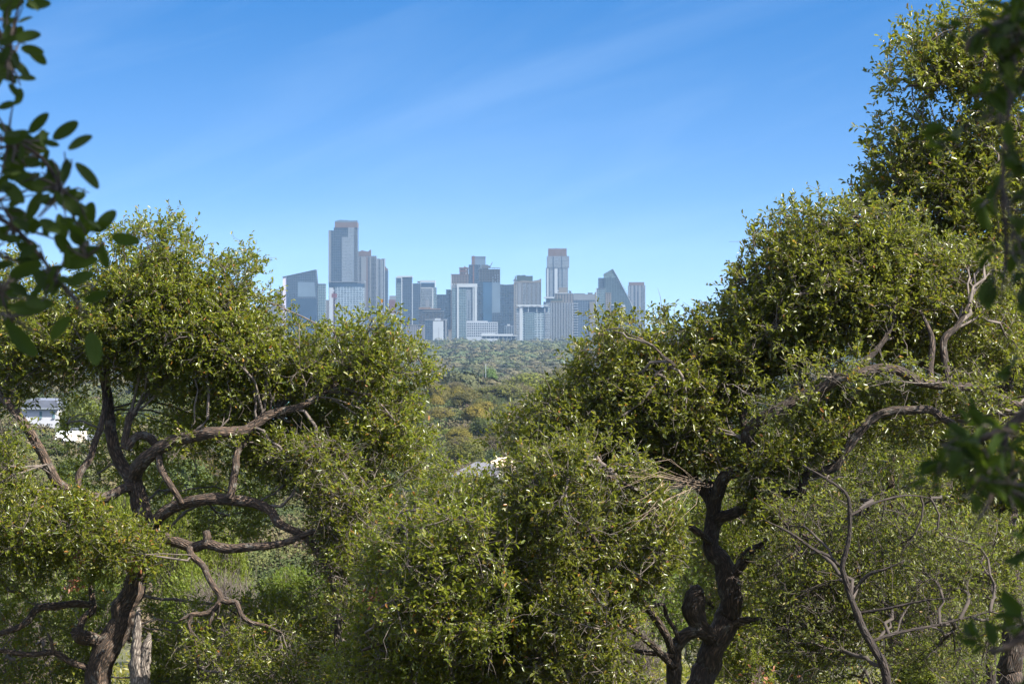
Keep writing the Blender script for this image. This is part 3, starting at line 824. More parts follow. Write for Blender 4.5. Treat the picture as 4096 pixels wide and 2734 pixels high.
# ------------------------------------------------------------------ growing trees
class Tree:
    """an oak: hand-set stem and limbs, branches grown from them to the leaf clusters, sprigs of leaves on the ends"""
    def __init__(s, name, label, base, seed, barkm, leafm, twigm=M_twig, cat='tree', group=None):
        s.o = empty(name, tuple(base), label, cat, group)
        s.base = np.array(base, float)
        s.r = np.random.default_rng(seed)
        s.seed = seed
        s.pos, s.dir, s.fix, s.par = [], [], [], []
        s.paths = []
        s.bark, s.leaf, s.twig = barkm, leafm, twigm
        s.nl = 0

    def limb(s, name, pts, rad, rough=.1, step=.05, sides=14, label=None, taper_nodes=True, mat=None, cap=True):
        """pts in world, radii in metres"""
        p, r = smooth_path(pts, rad, step)
        wob = np.stack([np.interp(np.arange(len(p)), np.arange(0, len(p) + 4, 4), s.r.normal(0, 1, len(np.arange(0, len(p) + 4, 4)))) for _ in range(3)], 1)
        wob[0] = 0
        p = p + wob * r[:, None] * .16
        me = limb_mesh(name, p - s.base, r, sides, rough, s.seed + s.nl * 1.37, cap)
        s.nl += 1
        o = link(name, me, s.o, mat or s.bark)
        if label: o['label'] = label
        d = unit(np.gradient(p, axis=0))
        b0 = len(s.pos)
        stp = max(1, len(p) // max(3, int(len(p) * step / .12)))
        if taper_nodes:
            for i in range(2, len(p), stp):
                s.pos.append(p[i]); s.dir.append(d[i]); s.par.append(-1)
        return p

    def grow(s, targets, levels=(.02, .14), jit=.07, rtip=.0026, pw=.46, sides=(6, 3)):
        """targets: (n,3) in world"""
        n = len(targets)
        perm = s.r.permutation(n)
        cuts = [0] + [max(1, int(n * f)) for f in levels] + [n]
        ends = np.zeros((n, 3)); edir = np.zeros((n, 3))
        for li in range(len(cuts) - 1):
            kd = kdtree.KDTree(len(s.pos))
            for i, p in enumerate(s.pos): kd.insert(p, i)
            kd.balance()
            for ti in perm[cuts[li]:cuts[li + 1]]:
                t = targets[ti]
                best, bc = None, 1e9
                for co, i, dist in kd.find_n(t, 7):
                    v = t - s.pos[i]
                    c = dist * (1.35 - .35 * float(np.dot(v, s.dir[i])) / max(dist, 1e-6))
                    if c < bc: best, bc = i, c
                p0 = s.pos[best]; d0 = s.dir[best]
                v = t - p0; L_ = np.linalg.norm(v)
                k = 4 if L_ < .45 else (6 if L_ < 1.1 else 9)
                ctrl = p0 + d0 * L_ * .3 + v * .2 + s.r.normal(0, .10, 3) * L_ + np.array((0, 0, .04 * L_))
                tt = np.linspace(0, 1, k)[:, None]
                pa = (1 - tt) ** 2 * p0 + 2 * tt * (1 - tt) * ctrl + tt ** 2 * t
                w = s.r.normal(0, jit * L_ / math.sqrt(k), (k, 3)); w[0] = 0; w[-1] = 0
                pa = pa + w
                dd = unit(np.gradient(pa, axis=0))
                ids = [best]
                for j in range(1, k):
                    s.pos.append(pa[j]); s.dir.append(dd[j]); s.par.append(ids[-1]); ids.append(len(s.pos) - 1)
                s.paths.append((pa, ids))
                ends[ti] = t; edir[ti] = dd[-1]
        s.rt, s.pw, s.sd = rtip, pw, sides
        return ends, edir

    def twigs(s, part='branches', label=None):
        cnt = np.ones(len(s.pos)) * .25
        for i in range(len(s.pos) - 1, -1, -1):
            p = s.par[i]
            if p >= 0: cnt[p] += cnt[i]
        for pa, ids in s.paths: pass
        rad = s.rt * np.maximum(cnt, .5) ** s.pw
        byk = {}
        for pa, ids in s.paths:
            rr = rad[ids].copy(); rr[0] = min(rr[0], rr[1] * 1.25)
            byk.setdefault((len(pa), rr[1] > .009), []).append((pa - s.base, rr))
        Vs, Fs, o = [], [], 0
        for (k, thick), lst in byk.items():
            V, F = tubes_vec(np.array([a for a, _ in lst]), np.array([b for _, b in lst]), s.sd[0] if thick else s.sd[1])
            Vs.append(V); Fs.append(F + o); o += len(V)
        me = np_mesh(part, np.concatenate(Vs), np.concatenate(Fs), smooth=True)
        ob = link(part, me, s.o, s.twig)
        if label: ob['label'] = label
        return ob

    def sprigs(s, ends, edir, shoots=3, nleaf=8, slen=.2, leaf=.055, wr=.40, up=.35, part='crown', mat=None, keep=1., droop=0., spread=.75):
        r = s.r
        n = len(ends)
        sd = unit(np.repeat(edir, shoots, 0) * .75 + r.normal(0, spread, (n * shoots, 3)) + np.array((0, 0, up)))
        b = np.repeat(ends, shoots, 0) + r.normal(0, .02, (n * shoots, 3))
        sl = slen * (.6 + .7 * r.random(n * shoots))
        # the shoots themselves
        tip = b + sd * sl[:, None]
        midp = b + sd * sl[:, None] * .5 + r.normal(0, .012, (n * shoots, 3))
        pth = np.stack((b, midp, tip), 1) - s.base
        Vt, Ft = tubes_vec(pth, np.tile(np.array((.0022, .0018, .0012)), (n * shoots, 1)), 3)
        f = np.tile((np.arange(nleaf) + .6) / nleaf, n * shoots)
        f = np.clip(f + r.normal(0, .05, len(f)), .05, 1)
        q = np.repeat(sd, nleaf, 0)
        pt = np.repeat(b, nleaf, 0) + q * (np.repeat(sl, nleaf) * f)[:, None]
        rad = r.normal(0, 1, (len(f), 3)); rad = unit(rad - q * (rad * q).sum(1, keepdims=True))
        D = unit(q * .65 + rad * .8 + np.array((0, 0, .12 - droop)))
        Nn = np.array((0, 0, 1.)) * .75 + r.normal(0, .55, (len(f), 3)) + q * .35
        ln = leaf * (.5 + .85 * r.random(len(f))); w = ln * wr * (.8 + .4 * r.random(len(f)))
        if keep < 1:
            k = r.random(len(f)) < keep
            pt, D, Nn, ln, w = pt[k], D[k], Nn[k], ln[k], w[k]
        V, F, t = leaf_arrays(pt - s.base, D, Nn, ln, w, rnd=r)
        me = np_mesh(part, np.concatenate((V, Vt)), np.concatenate((F, Ft + len(V))), attrs={'tint': np.concatenate((t, np.zeros(len(Vt))))},
                     mat=np.concatenate((np.zeros(len(F)), np.ones(len(Ft)))))
        o = link(part, me, s.o, [mat or s.leaf, s.twig])
        return o


def disp(poly): return np.array(poly, float) * 1.7437


def fill(poly, n, d0, hmax, r, edge=.55, hole=.0, nscale=1.1, noff=0., shell=.7, inset=58):
    """n points through the volume behind a crown's outline: thin at its rim, hmax half deep inside, clumped"""
    lo = poly.min(0); hi = poly.max(0)
    out = []
    got = 0
    pxm = d0 / FPX
    while got < n:
        X = r.uniform(lo[0], hi[0], n * 2); Y = r.uniform(lo[1], hi[1], n * 2)
        k = in_poly(X, Y, poly)
        X, Y = X[k], Y[k]
        e = edge_dist(X, Y, poly)
        rag = np.array([mnoise.noise(Vector((a * .011, b_ * .011, noff))) + .5 * mnoise.noise(Vector((a * .03, b_ * .03, noff + 3))) for a, b_ in zip(X, Y)])
        ee = e - (inset * .45 + min(inset, 40) * 1.2 * rag)
        k = r.random(len(e)) < np.clip(ee / (2.6 * inset + 1), .10, 1) * (ee > 0)
        X, Y, e = X[k], Y[k], np.maximum(e[k] - inset * .5, 0) * pxm
        h = np.minimum(hmax, .15 + edge * np.sqrt(np.maximum(e, 0)) * 1.6)
        u = r.uniform(-1, 1, len(X)); u = np.sign(u) * np.abs(u) ** shell
        d = d0 + u * h
        pts = np.stack(((X - 2048) * d / FPX, d, (HZ - Y) * d / FPX), 1)
        if hole > 0:
            nn = noise3(pts, nscale, noff) + .45 * noise3(pts, nscale * 2.7, noff + 5)
            pts = pts[nn + r.normal(0, .17, len(nn)) > -.62 + hole]
        out.append(pts); got += len(pts)
    return np.concatenate(out)[:n]


def spikes(line, n, d0, r, lo=-.16, hi=.10, hd=.6):
    """tips of shoots standing above the top of a crown"""
    p = np.array(line, float) * 1.7437
    seg = np.linalg.norm(np.diff(p, axis=0), axis=1)
    u = r.uniform(0, seg.sum(), n)
    c = np.concatenate(([0], np.cumsum(seg)))
    X = np.interp(u, c, p[:, 0]); Y = np.interp(u, c, p[:, 1])
    d = d0 + r.uniform(-hd, hd, n)
    Y = Y - r.uniform(lo, hi, n) ** 1.0 * FPX / d0
    X = X + r.normal(0, 8, n)
    return np.stack(((X - 2048) * d / FPX, d, (HZ - Y) * d / FPX), 1)


def L3(pts, d):
    """picture polyline with per point depth (a number or list)"""
    if np.isscalar(d): d = [d] * len(pts)
    if len(d) != len(pts): d = np.interp(np.linspace(0, 1, len(pts)), np.linspace(0, 1, len(d)), d)
    return [P(x, y, q) for (x, y), q in zip(pts, d)]


def RR(w, n, d):
    """picture widths to radii"""
    w = np.interp(np.linspace(0, 1, n), np.linspace(0, 1, len(w)), w)
    return w * .5 * d / FPX


def limb(t, name, pts, w, d, **k):
    dm = d if np.isscalar(d) else float(np.mean(d))
    return t.limb(name, L3(pts, d), RR(w, len(pts), dm), **k)


def base_of(X, d, sink=.15):
    x = (X - 2048) * d / FPX
    return (x, d, g1(x, d) - sink)


def bare_shoots(t, e, dr, idx, mat):
    """crooked leafless shoots, each forking once"""
    r = t.r
    n = len(idx)
    a = e[idx]
    d1 = unit(dr[idx] + r.normal(0, .55, (n, 3)))
    ln = (.16 + .16 * r.random((n, 1)))
    m = a + d1 * ln * .5 + r.normal(0, .022, (n, 3))
    b = m + unit(d1 + r.normal(0, .5, (n, 3))) * ln * .4
    c = b + unit(d1 + r.normal(0, .8, (n, 3))) * ln * .4
    f1 = m + unit(d1 + r.normal(0, .9, (n, 3))) * ln * .4
    f2 = f1 + unit(d1 + r.normal(0, .8, (n, 3))) * ln * .35
    f3 = f2 + unit(d1 + r.normal(0, .8, (n, 3))) * ln * .25
    pth = np.concatenate((np.stack((a, m, b, c), 1), np.stack((m, f1, f2, f3), 1))) - t.base
    V, F = tubes_vec(pth, np.tile(np.array((.0038, .003, .0022, .0012)), (len(pth), 1)), 3)
    link('bare_twigs', np_mesh('bare_twigs', V, F, smooth=True), t.o, mat)


def left_oak():
    d = 26.
    b = base_of(350, d)
    t = Tree('oak_tree', 'leaning live oak with twisting limbs and bright crown at the left', b, 11, M_bark, M_oak_a)
    yb = HZ - b[2] * FPX / d
    limb(t, 'trunk', [(352, yb + 10), (372, yb - 60), (391, 2734), (417, 2617), (477, 2498), (511, 2404), (536, 2319), (579, 2251), (598, 2191), (600, 2132), (566, 2047), (545, 1979), (530, 1915)],
         [150, 118, 108, 104, 96, 88, 84, 80, 76, 74, 74, 72, 66], d, step=.045, sides=20, rough=.13)
    g = limb
    g(t, 'limb', [(534, 1935), (511, 1885), (460, 1809), (443, 1732), (443, 1672), (434, 1596), (425, 1550), (430, 1420), (470, 1270), (530, 1120), (600, 1010)], [58, 56, 52, 46, 42, 38, 32, 26, 20, 14, 8], [26, 26.2, 26.4])
    g(t, 'limb', [(532, 1930), (552, 1880), (587, 1834), (647, 1791), (715, 1757), (800, 1736), (872, 1726), (976, 1717), (1081, 1656), (1203, 1622), (1330, 1540), (1440, 1420), (1500, 1330)], [60, 60, 56, 54, 50, 48, 46, 42, 36, 28, 20, 14, 8], [26, 25.6, 25.4, 25.6, 26])
    g(t, 'limb', [(640, 1797), (622, 1770), (596, 1742), (560, 1738), (530, 1752), (502, 1790), (496, 1770), (506, 1706), (519, 1657), (540, 1645)], [38, 36, 34, 33, 33, 32, 32, 30, 32, 34], [25.9, 25.7, 25.8])
    g(t, 'limb', [(540, 1960), (511, 1945), (477, 1960), (409, 1994), (340, 1979), (247, 1945), (204, 1885), (162, 1800), (111, 1715), (68, 1655), (10, 1590), (-70, 1500), (-120, 1400)], [44, 40, 38, 44, 44, 44, 40, 38, 38, 36, 30, 24, 14], [26, 25.7, 25.5, 25.6])
    g(t, 'limb', [(306, 1960), (315, 1894), (357, 1834), (383, 1757), (409, 1681), (420, 1600), (400, 1480), (350, 1360), (300, 1250)], [26, 28, 27, 27, 25, 22, 18, 14, 8], [25.6, 25.8, 26.3])
    g(t, 'limb', [(596, 2120), (621, 2081), (664, 2047), (732, 2013), (817, 1996), (902, 1996), (1000, 2008), (1081, 2040), (1116, 2092), (1220, 2145), (1290, 2240), (1330, 2330), (1350, 2450)], [54, 52, 50, 48, 46, 46, 42, 38, 34, 30, 24, 18, 10], [26, 25.6, 25.3, 25.2])
    g(t, 'limb', [(918, 1992), (935, 1940), (945, 1860), (945, 1809), (985, 1750), (1040, 1700), (1120, 1640)], [34, 32, 30, 26, 22, 16, 10], [25.4, 25.5, 25.9])
    g(t, 'limb', [(640, 1800), (640, 1862), (672, 1928), (705, 1985), (722, 2012)], [26, 27, 26, 25, 25], [25.7, 25.4, 25.5], taper_nodes=True)
    g(t, 'limb', [(602, 2125), (640, 2140), (681, 2160), (766, 2183), (817, 2172), (894, 2191), (1000, 2188), (1110, 2176), (1220, 2140), (1320, 2080)], [46, 44, 44, 42, 42, 40, 34, 30, 22, 12], [26, 25.4, 25.1, 25.2])
    g(t, 'limb', [(820, 2180), (828, 2150), (826, 2122)], [34, 34, 28], 25.25, rough=.2)
    g(t, 'limb', [(757, 2190), (765, 2220), (809, 2260), (843, 2328), (885, 2387), (851, 2440), (806, 2455), (766, 2455), (715, 2481)], [28, 27, 26, 25, 25, 23, 20, 18, 8], [25.2, 25.0, 24.9])
    g(t, 'limb', [(884, 2400), (915, 2408), (945, 2406), (962, 2455), (1000, 2489), (1060, 2500), (1130, 2530)], [22, 22, 21, 20, 18, 15, 8], [24.9, 24.8])
    g(t, 'limb', [(766, 2458), (756, 2500), (780, 2560), (790, 2640), (800, 2720)], [16, 14, 12, 10, 6], 24.9)
    g(t, 'limb', [(855, 2445), (840, 2490), (810, 2520)], [14, 12, 8], 24.85)
    g(t, 'limb', [(417, 2600), (375, 2557), (340, 2552), (312, 2548), (300, 2530)], [54, 54, 56, 58, 44], [26, 25.7], rough=.22)
    g(t, 'limb', [(312, 2545), (330, 2480), (372, 2440), (374, 2405), (365, 2340), (372, 2280)], [30, 30, 30, 28, 22, 12], [25.8, 26])
    g(t, 'limb', [(372, 2420), (323, 2413), (230, 2421), (153, 2430), (111, 2481), (51, 2515), (-40, 2536), (-120, 2500)], [28, 30, 32, 30, 28, 24, 20, 12], [25.9, 25.6])
    g(t, 'limb', [(390, 2690), (349, 2668), (281, 2647), (213, 2608), (111, 2617), (-20, 2591), (-110, 2560)], [32, 28, 26, 24, 22, 18, 10], [26, 25.7])
    g(t, 'limb', [(213, 2608), (206, 2560), (190, 2530), (205, 2640), (190, 2700), (110, 2734)][:3], [16, 14, 8], 25.7)
    r = t.r
    top = [(-60, 640), (30, 600), (80, 655), (170, 640), (230, 580), (300, 530), (385, 522), (440, 556), (475, 595), (510, 622), (560, 588), (598, 622), (602, 680), (640, 722), (690, 758), (720, 748), (760, 768), (810, 738), (880, 742), (930, 785), (972, 822), (982, 870)]
    rest = [(988, 940), (1000, 1000), (1030, 1060), (1010, 1120), (940, 1150), (900, 1110), (850, 1060), (800, 1030), (740, 985), (690, 960), (620, 965), (560, 1000), (500, 985), (425, 930), (330, 940), (285, 905), (225, 900), (170, 930), (110, 900), (40, 960), (-80, 1000)]
    c1 = fill(disp(top + rest), 4100, d, 1.25, r, hole=.40, nscale=1.5, noff=2)
    c1c = np.concatenate((fill(disp([(-80, 1060), (20, 1080), (90, 1120), (150, 1140), (240, 1160), (330, 1200), (385, 1260), (340, 1310), (280, 1280), (180, 1330), (-80, 1390)]), 430, 25.4, 1.2, r, hole=.58, nscale=2.3, noff=71, inset=0),
                          fill(disp([(-80, 1350), (120, 1340), (250, 1330), (300, 1420), (200, 1600), (-80, 1600)]), 380, 26.6, .8, r, hole=.45, noff=73, inset=10),
                          fill(disp([(330, 1380), (520, 1370), (720, 1340), (860, 1400), (860, 1600), (320, 1600)]), 620, 26.4, .9, r, hole=.45, noff=75, inset=10),
                          fill(disp([(360, 870), (900, 880), (900, 1090), (720, 1070), (560, 1020), (400, 1000)]), 420, 26.5, .6, r, hole=.45, nscale=2, noff=83, inset=0),
                          fill(disp([(130, 930), (420, 930), (560, 970), (640, 1100), (600, 1240), (460, 1230), (380, 1180), (280, 1130), (150, 1100)]), 420, 27.2, .6, r, hole=.5, nscale=1.8, noff=79, inset=0),
                          fill(disp([(560, 960), (720, 950), (900, 1100), (920, 1300), (880, 1440), (760, 1400), (740, 1200), (640, 1120), (540, 1060)]), 620, 26.2, .9, r, hole=.42, noff=77, inset=10)))
    c1b = np.concatenate((c1c, spikes(top[4:12], 110, d, r), spikes(top[12:], 110, d, r), spikes(top[:5], 40, d, r)))
    # sprays in front of the trunk and at the lower left
    c2 = fill(disp([(-80, 1130), (60, 1120), (180, 1145), (260, 1185), (330, 1235), (365, 1250), (372, 1290), (310, 1300), (240, 1325), (120, 1300), (-80, 1340)]), 430, 25.2, .7, r, hole=.45, noff=8, inset=0)
    c3 = fill(disp([(600, 960), (760, 970), (860, 1060), (900, 1130), (880, 1300), (840, 1420), (760, 1480), (720, 1420), (700, 1250), (660, 1120)]), 850, 25.4, .8, r, hole=.3, noff=4)
    c4 = fill(disp([(380, 1420), (520, 1390), (700, 1420), (800, 1500), (820, 1600), (420, 1600)]), 160, 25., .4, r, hole=.1, noff=14)
    c5 = np.concatenate((fill(disp([(420, 940), (520, 985), (640, 970), (740, 990), (800, 1060), (760, 1180), (640, 1130), (560, 1080), (430, 1060), (360, 1010)]), 420, 25.8, .7, r, hole=.3, noff=17),
                         fill(disp([(-80, 960), (60, 950), (110, 1010), (60, 1100), (140, 1140), (-80, 1180)]), 100, 25.3, .5, r, hole=.2, noff=19)))
    allp = np.concatenate((c1, c1b, c2, c3, c4, c5))
    e, dr = t.grow(allp)
    t.twigs()
    bare = np.zeros(len(allp), bool)
    i3 = len(c1) + len(c1b) + len(c2)
    bare[i3:i3 + len(c3)] = r.random(len(c3)) < .52
    bare[i3 + len(c3):] = r.random(len(c4) + len(c5)) < .35
    ns = len(c1)
    bare[:ns] |= r.random(ns) < .06
    k = ~bare
    t.sprigs(e[k], dr[k], shoots=3, nleaf=9, slen=.2, leaf=.051)
    # bare twig tangle
    bare_shoots(t, e, dr, np.where(bare)[0], M_twig)
    # a few dead leaf bunches
    dl = np.array([P(560, 2240, 25.0), P(320, 2225, 25.), P(300, 2330, 25.)])
    pts = np.repeat(dl, 22, 0) + r.normal(0, .05, (len(dl) * 22, 3))
    V, F, tt = leaf_arrays(pts - t.base, r.normal(0, 1, pts.shape) + np.array((0, 0, -.8)), r.normal(0, 1, pts.shape), np.full(len(pts), .06), np.full(len(pts), .025), rnd=r)
    o = link('dead_leaves', np_mesh('dead_leaves', V, F, attrs={'tint': tt}), t.o, M_dead_leaf)
    o['label'] = 'brown dead leaf bunches'
    return t


def right_oak():
    d = 23.
    b = base_of(2790, d)
    t = Tree('oak_tree', 'dark live oak with burl on its twisted trunk right of centre', b, 23, M_bark_dark, M_oak_b)
    yb = HZ - b[2] * FPX / d
    g = limb
    g(t, 'trunk', [(2780, yb + 10), (2800, 2734), (2822, 2681), (2842, 2580), (2895, 2498), (2931, 2415), (2915, 2324), (2888, 2260), (2849, 2196), (2847, 2150), (2854, 2077), (2858, 2013), (2842, 1958), (2822, 1925)],
      [130, 100, 98, 98, 104, 100, 92, 78, 70, 64, 60, 58, 58, 44], d, step=.045, sides=20, rough=.15)
    g(t, 'burl', [(2850, 2560), (2815, 2535), (2788, 2490), (2770, 2430), (2778, 2375), (2800, 2350)], [66, 76, 86, 88, 78, 50], [22.9, 22.75], rough=.2, sides=18, label='swollen pale burl on the side of the trunk')
    g(t, 'limb', [(2856, 2060), (2880, 1990), (2905, 1905), (2977, 1880), (3018, 1852), (3008, 1794), (2995, 1739), (3032, 1684), (3096, 1650), (3188, 1600), (3283, 1562), (3347, 1520), (3420, 1492), (3539, 1474), (3612, 1492), (3694, 1529), (3758, 1542), (3877, 1547), (3969, 1583), (4051, 1615), (4130, 1640)], [56, 54, 54, 56, 58, 56, 54, 52, 50, 46, 44, 42, 40, 40, 40, 38, 38, 36, 34, 30, 24], [23, 22.6, 22.3, 22.2, 22.3, 22.6])
    g(t, 'limb', [(3420, 1494), (3470, 1440), (3540, 1350), (3580, 1230), (3560, 1120)], [30, 26, 22, 16, 8], [22.4, 22.7])
    g(t, 'limb', [(3722, 1536), (3724, 1465), (3731, 1391), (3722, 1330), (3680, 1240)], [28, 28, 26, 20, 10], [22.3, 22.5])
    g(t, 'limb', [(3800, 1546), (3780, 1437), (3777, 1355), (3832, 1300), (3880, 1210)], [30, 30, 28, 24, 10], [22.4, 22.6])
    g(t, 'limb', [(3020, 1860), (3060, 1845), (3070, 1903), (3080, 1977), (3114, 2031), (3160, 2096), (3219, 2141), (3283, 2196), (3374, 2205), (3411, 2230), (3438, 2297), (3470, 2360)], [52, 50, 50, 46, 40, 34, 28, 26, 24, 22, 18, 10], [22.6, 22.3, 22.2])
    g(t, 'limb', [(2868, 2085), (2900, 2066), (2950, 2050), (3041, 2004), (3142, 1981), (3200, 1972), (3217, 1905), (3283, 1885), (3338, 1867), (3374, 1812), (3420, 1748), (3457, 1702), (3512, 1661), (3576, 1643), (3649, 1638), (3722, 1634), (3768, 1666), (3813, 1693), (3859, 1748), (3900, 1830)], [46, 46, 44, 42, 40, 40, 36, 38, 38, 36, 36, 36, 34, 34, 34, 34, 32, 30, 24, 12], [23, 22.5, 22.3, 22.2, 22.2])
    g(t, 'limb', [(2912, 2320), (2935, 2290), (2962, 2256), (3005, 2205), (3060, 2178), (3120, 2120), (3180, 2040)], [50, 48, 46, 44, 38, 26, 12], [23, 22.7])
    g(t, 'limb', [(2915, 2496), (2950, 2488), (3005, 2480), (3078, 2489), (3133, 2525), (3169, 2571), (3230, 2590), (3288, 2598), (3380, 2640)], [40, 34, 30, 28, 26, 24, 22, 18, 10], [23, 22.6])
    g(t, 'stem', [(2680, yb + 30), (2690, 2734), (2690, 2650), (2700, 2590), (2730, 2548), (2775, 2525), (2820, 2530)], [80, 62, 62, 58, 54, 50, 44], [23, 22.8])
    g(t, 'limb', [(2690, 2620), (2657, 2615), (2566, 2606), (2474, 2585), (2383, 2600), (2237, 2612), (2120, 2590)], [20, 20, 20, 20, 18, 16, 8], [22.8, 22.4])
    g(t, 'limb', [(2715, 2560), (2700, 2510), (2666, 2461), (2655, 2418), (2602, 2425), (2547, 2452), (2450, 2480), (2380, 2530)], [18, 18, 17, 16, 15, 14, 11, 6], [22.8, 22.4], label='pale grey bare limb')
    g(t, 'limb', [(2692, 2600), (2620, 2470), (2500, 2320), (2380, 2160), (2270, 2000), (2200, 1880)], [34, 30, 26, 20, 14, 7], [22.8, 21.9, 21.7])
    g(t, 'limb', [(2688, 2660), (2560, 2540), (2420, 2460), (2290, 2440), (2160, 2380)], [28, 26, 20, 14, 7], [22.8, 21.8, 21.7])
    g(t, 'limb', [(2850, 2170), (2740, 2090), (2610, 2000), (2470, 1920), (2330, 1870)], [30, 28, 22, 15, 7], [23, 22, 21.7])
    # limbs hidden in the crown
    g(t, 'limb', [(2848, 2030), (2800, 1950), (2700, 1880), (2580, 1800), (2460, 1740), (2330, 1720), (2200, 1740), (2080, 1760)], [44, 42, 38, 34, 30, 24, 16, 8], [23, 23.3, 23.5])
    g(t, 'limb', [(2780, 1925), (2720, 1800), (2640, 1650), (2560, 1520), (2480, 1420), (2400, 1330)], [36, 34, 30, 24, 16, 8], [23.1, 23.6])
    g(t, 'limb', [(2995, 1745), (2960, 1620), (2900, 1480), (2870, 1340), (2900, 1200), (2960, 1060)], [40, 36, 30, 24, 16, 8], [22.6, 23.2])
    g(t, 'limb', [(3190, 1602), (3180, 1460), (3220, 1300), (3200, 1150), (3250, 1000), (3240, 900)], [36, 30, 26, 20, 14, 7], [22.6, 23])
    g(t, 'limb', [(2590, 1525), (2650, 1480), (2700, 1460), (2660, 1430), (2610, 1380)], [14, 16, 14, 12, 8], [22.3, 22.2])
    r = t.r
    top = [(1115, 1000), (1160, 975), (1195, 960), (1225, 922), (1265, 895), (1318, 868), (1335, 790), (1350, 765), (1372, 748), (1400, 760), (1440, 758), (1480, 752), (1520, 752), (1570, 758), (1600, 738), (1650, 708), (1695, 645), (1705, 590), (1740, 545), (1790, 492), (1840, 480), (1900, 485), (1960, 485), (2040, 480), (2110, 520)]
    rest = [(2130, 640), (2120, 740), (2060, 810), (1960, 830), (1890, 860), (1800, 890), (1740, 960), (1700, 1040), (1660, 1090), (1590, 1110), (1500, 1100), (1420, 1140), (1330, 1150), (1240, 1110), (1180, 1060)]
    c1 = fill(disp(top + rest), 5000, d, 1.25, r, hole=.36, nscale=1.4, noff=21)
    c1b = np.concatenate((spikes(top[8:16], 90, d, r), spikes(top[15:], 110, d, r), spikes(top[:8], 50, d, r, -.16, .05)))
    c2 = fill(disp([(1150, 1060), (1250, 1010), (1400, 1000), (1500, 1060), (1560, 1180), (1560, 1290), (1500, 1370), (1500, 1430), (1490, 1500), (1470, 1600), (1180, 1600), (1170, 1440), (1200, 1300), (1150, 1180)]), 1650, 21.7, .8, r, hole=.50, nscale=1.5, noff=31, inset=10)
    c3 = fill(disp([(1680, 1010), (1760, 1000), (1880, 960), (2050, 940), (2250, 950), (2300, 1000), (2150, 1000), (2000, 1010), (1900, 1080), (1780, 1110), (1850, 1200), (1760, 1260), (1700, 1180)]), 520, 22.6, .6, r, hole=.2, noff=37)
    c4 = fill(disp([(1700, 1220), (1850, 1190), (1960, 1250), (2080, 1330), (2050, 1500), (1900, 1560), (1760, 1540), (1710, 1400)]), 420, 22.4, .6, r, hole=.2, noff=41)
    c5 = fill(disp([(1990, 560), (2160, 540), (2330, 600), (2350, 850), (2240, 860), (2120, 830), (2020, 830), (1960, 720)]), 900, 23.4, .9, r, hole=.5, nscale=1.8, noff=45, inset=10)
    c5 = np.concatenate((c5, fill(disp([(1690, 880), (1780, 840), (1900, 800), (2100, 810), (2330, 870), (2320, 950), (2150, 910), (1980, 890), (1860, 930), (1740, 1000)]), 100, 21.8, .4, r, hole=.45, nscale=2.5, noff=49, inset=0), fill(disp([(1740, 950), (1880, 885), (2100, 870), (2320, 920), (2300, 1010), (2000, 1020), (1800, 1020)]), 520, 24.4, .5, r, hole=.5, nscale=1.8, noff=47, inset=10)))
    allp = np.concatenate((c1, c1b, c2, c3, c4, c5))
    e, dr = t.grow(allp)
    t.twigs()
    bare = r.random(len(allp)) < .08
    i2 = len(c1) + len(c1b)
    bare[i2:] |= r.random(len(allp) - i2) < .12
    k = ~bare
    t.sprigs(e[k], dr[k], shoots=3, nleaf=9, slen=.19, leaf=.051, wr=.42)
    bare_shoots(t, e, dr, np.where(bare)[0], M_twig)
    # spray of straw coloured dead twigs
    A = P(2800, 1935, 22.4)
    ends = np.array([P(2800 - r.uniform(80, 380), 1930 + r.uniform(-120, 230) * .9, 21.1 + r.uniform(-.3, .3)) for _ in range(22)])
    mid = (A + ends) / 2 + np.array((0, 0, .07)) + r.normal(0, .07, ends.shape)
    pth = np.stack((np.repeat(A[None], 22, 0) + r.normal(0, .04, ends.shape), mid * .6 + A * .4, mid, mid * .4 + ends * .6, ends), 1) - t.base
    V, F = tubes_vec(pth, np.tile(np.array((.0032, .0028, .0022, .0016, .001)), (22, 1)), 4)
    o = link('dead_twigs', np_mesh('dead_twigs', V, F, smooth=True), t.o, M_straw)
    o['label'] = 'fan of straw coloured dead twigs'
    # a snag at the top
    g(t, 'snag', [(3366, 960), (3362, 920), (3360, 890), (3358, 868)], [20, 20, 18, 14], 22.8, rough=.25, taper_nodes=False)
    g(t, 'snag', [(3470, 890), (3450, 872), (3430, 866), (3408, 870)], [20, 18, 14, 8], 22.8, rough=.2, taper_nodes=False)
    return t


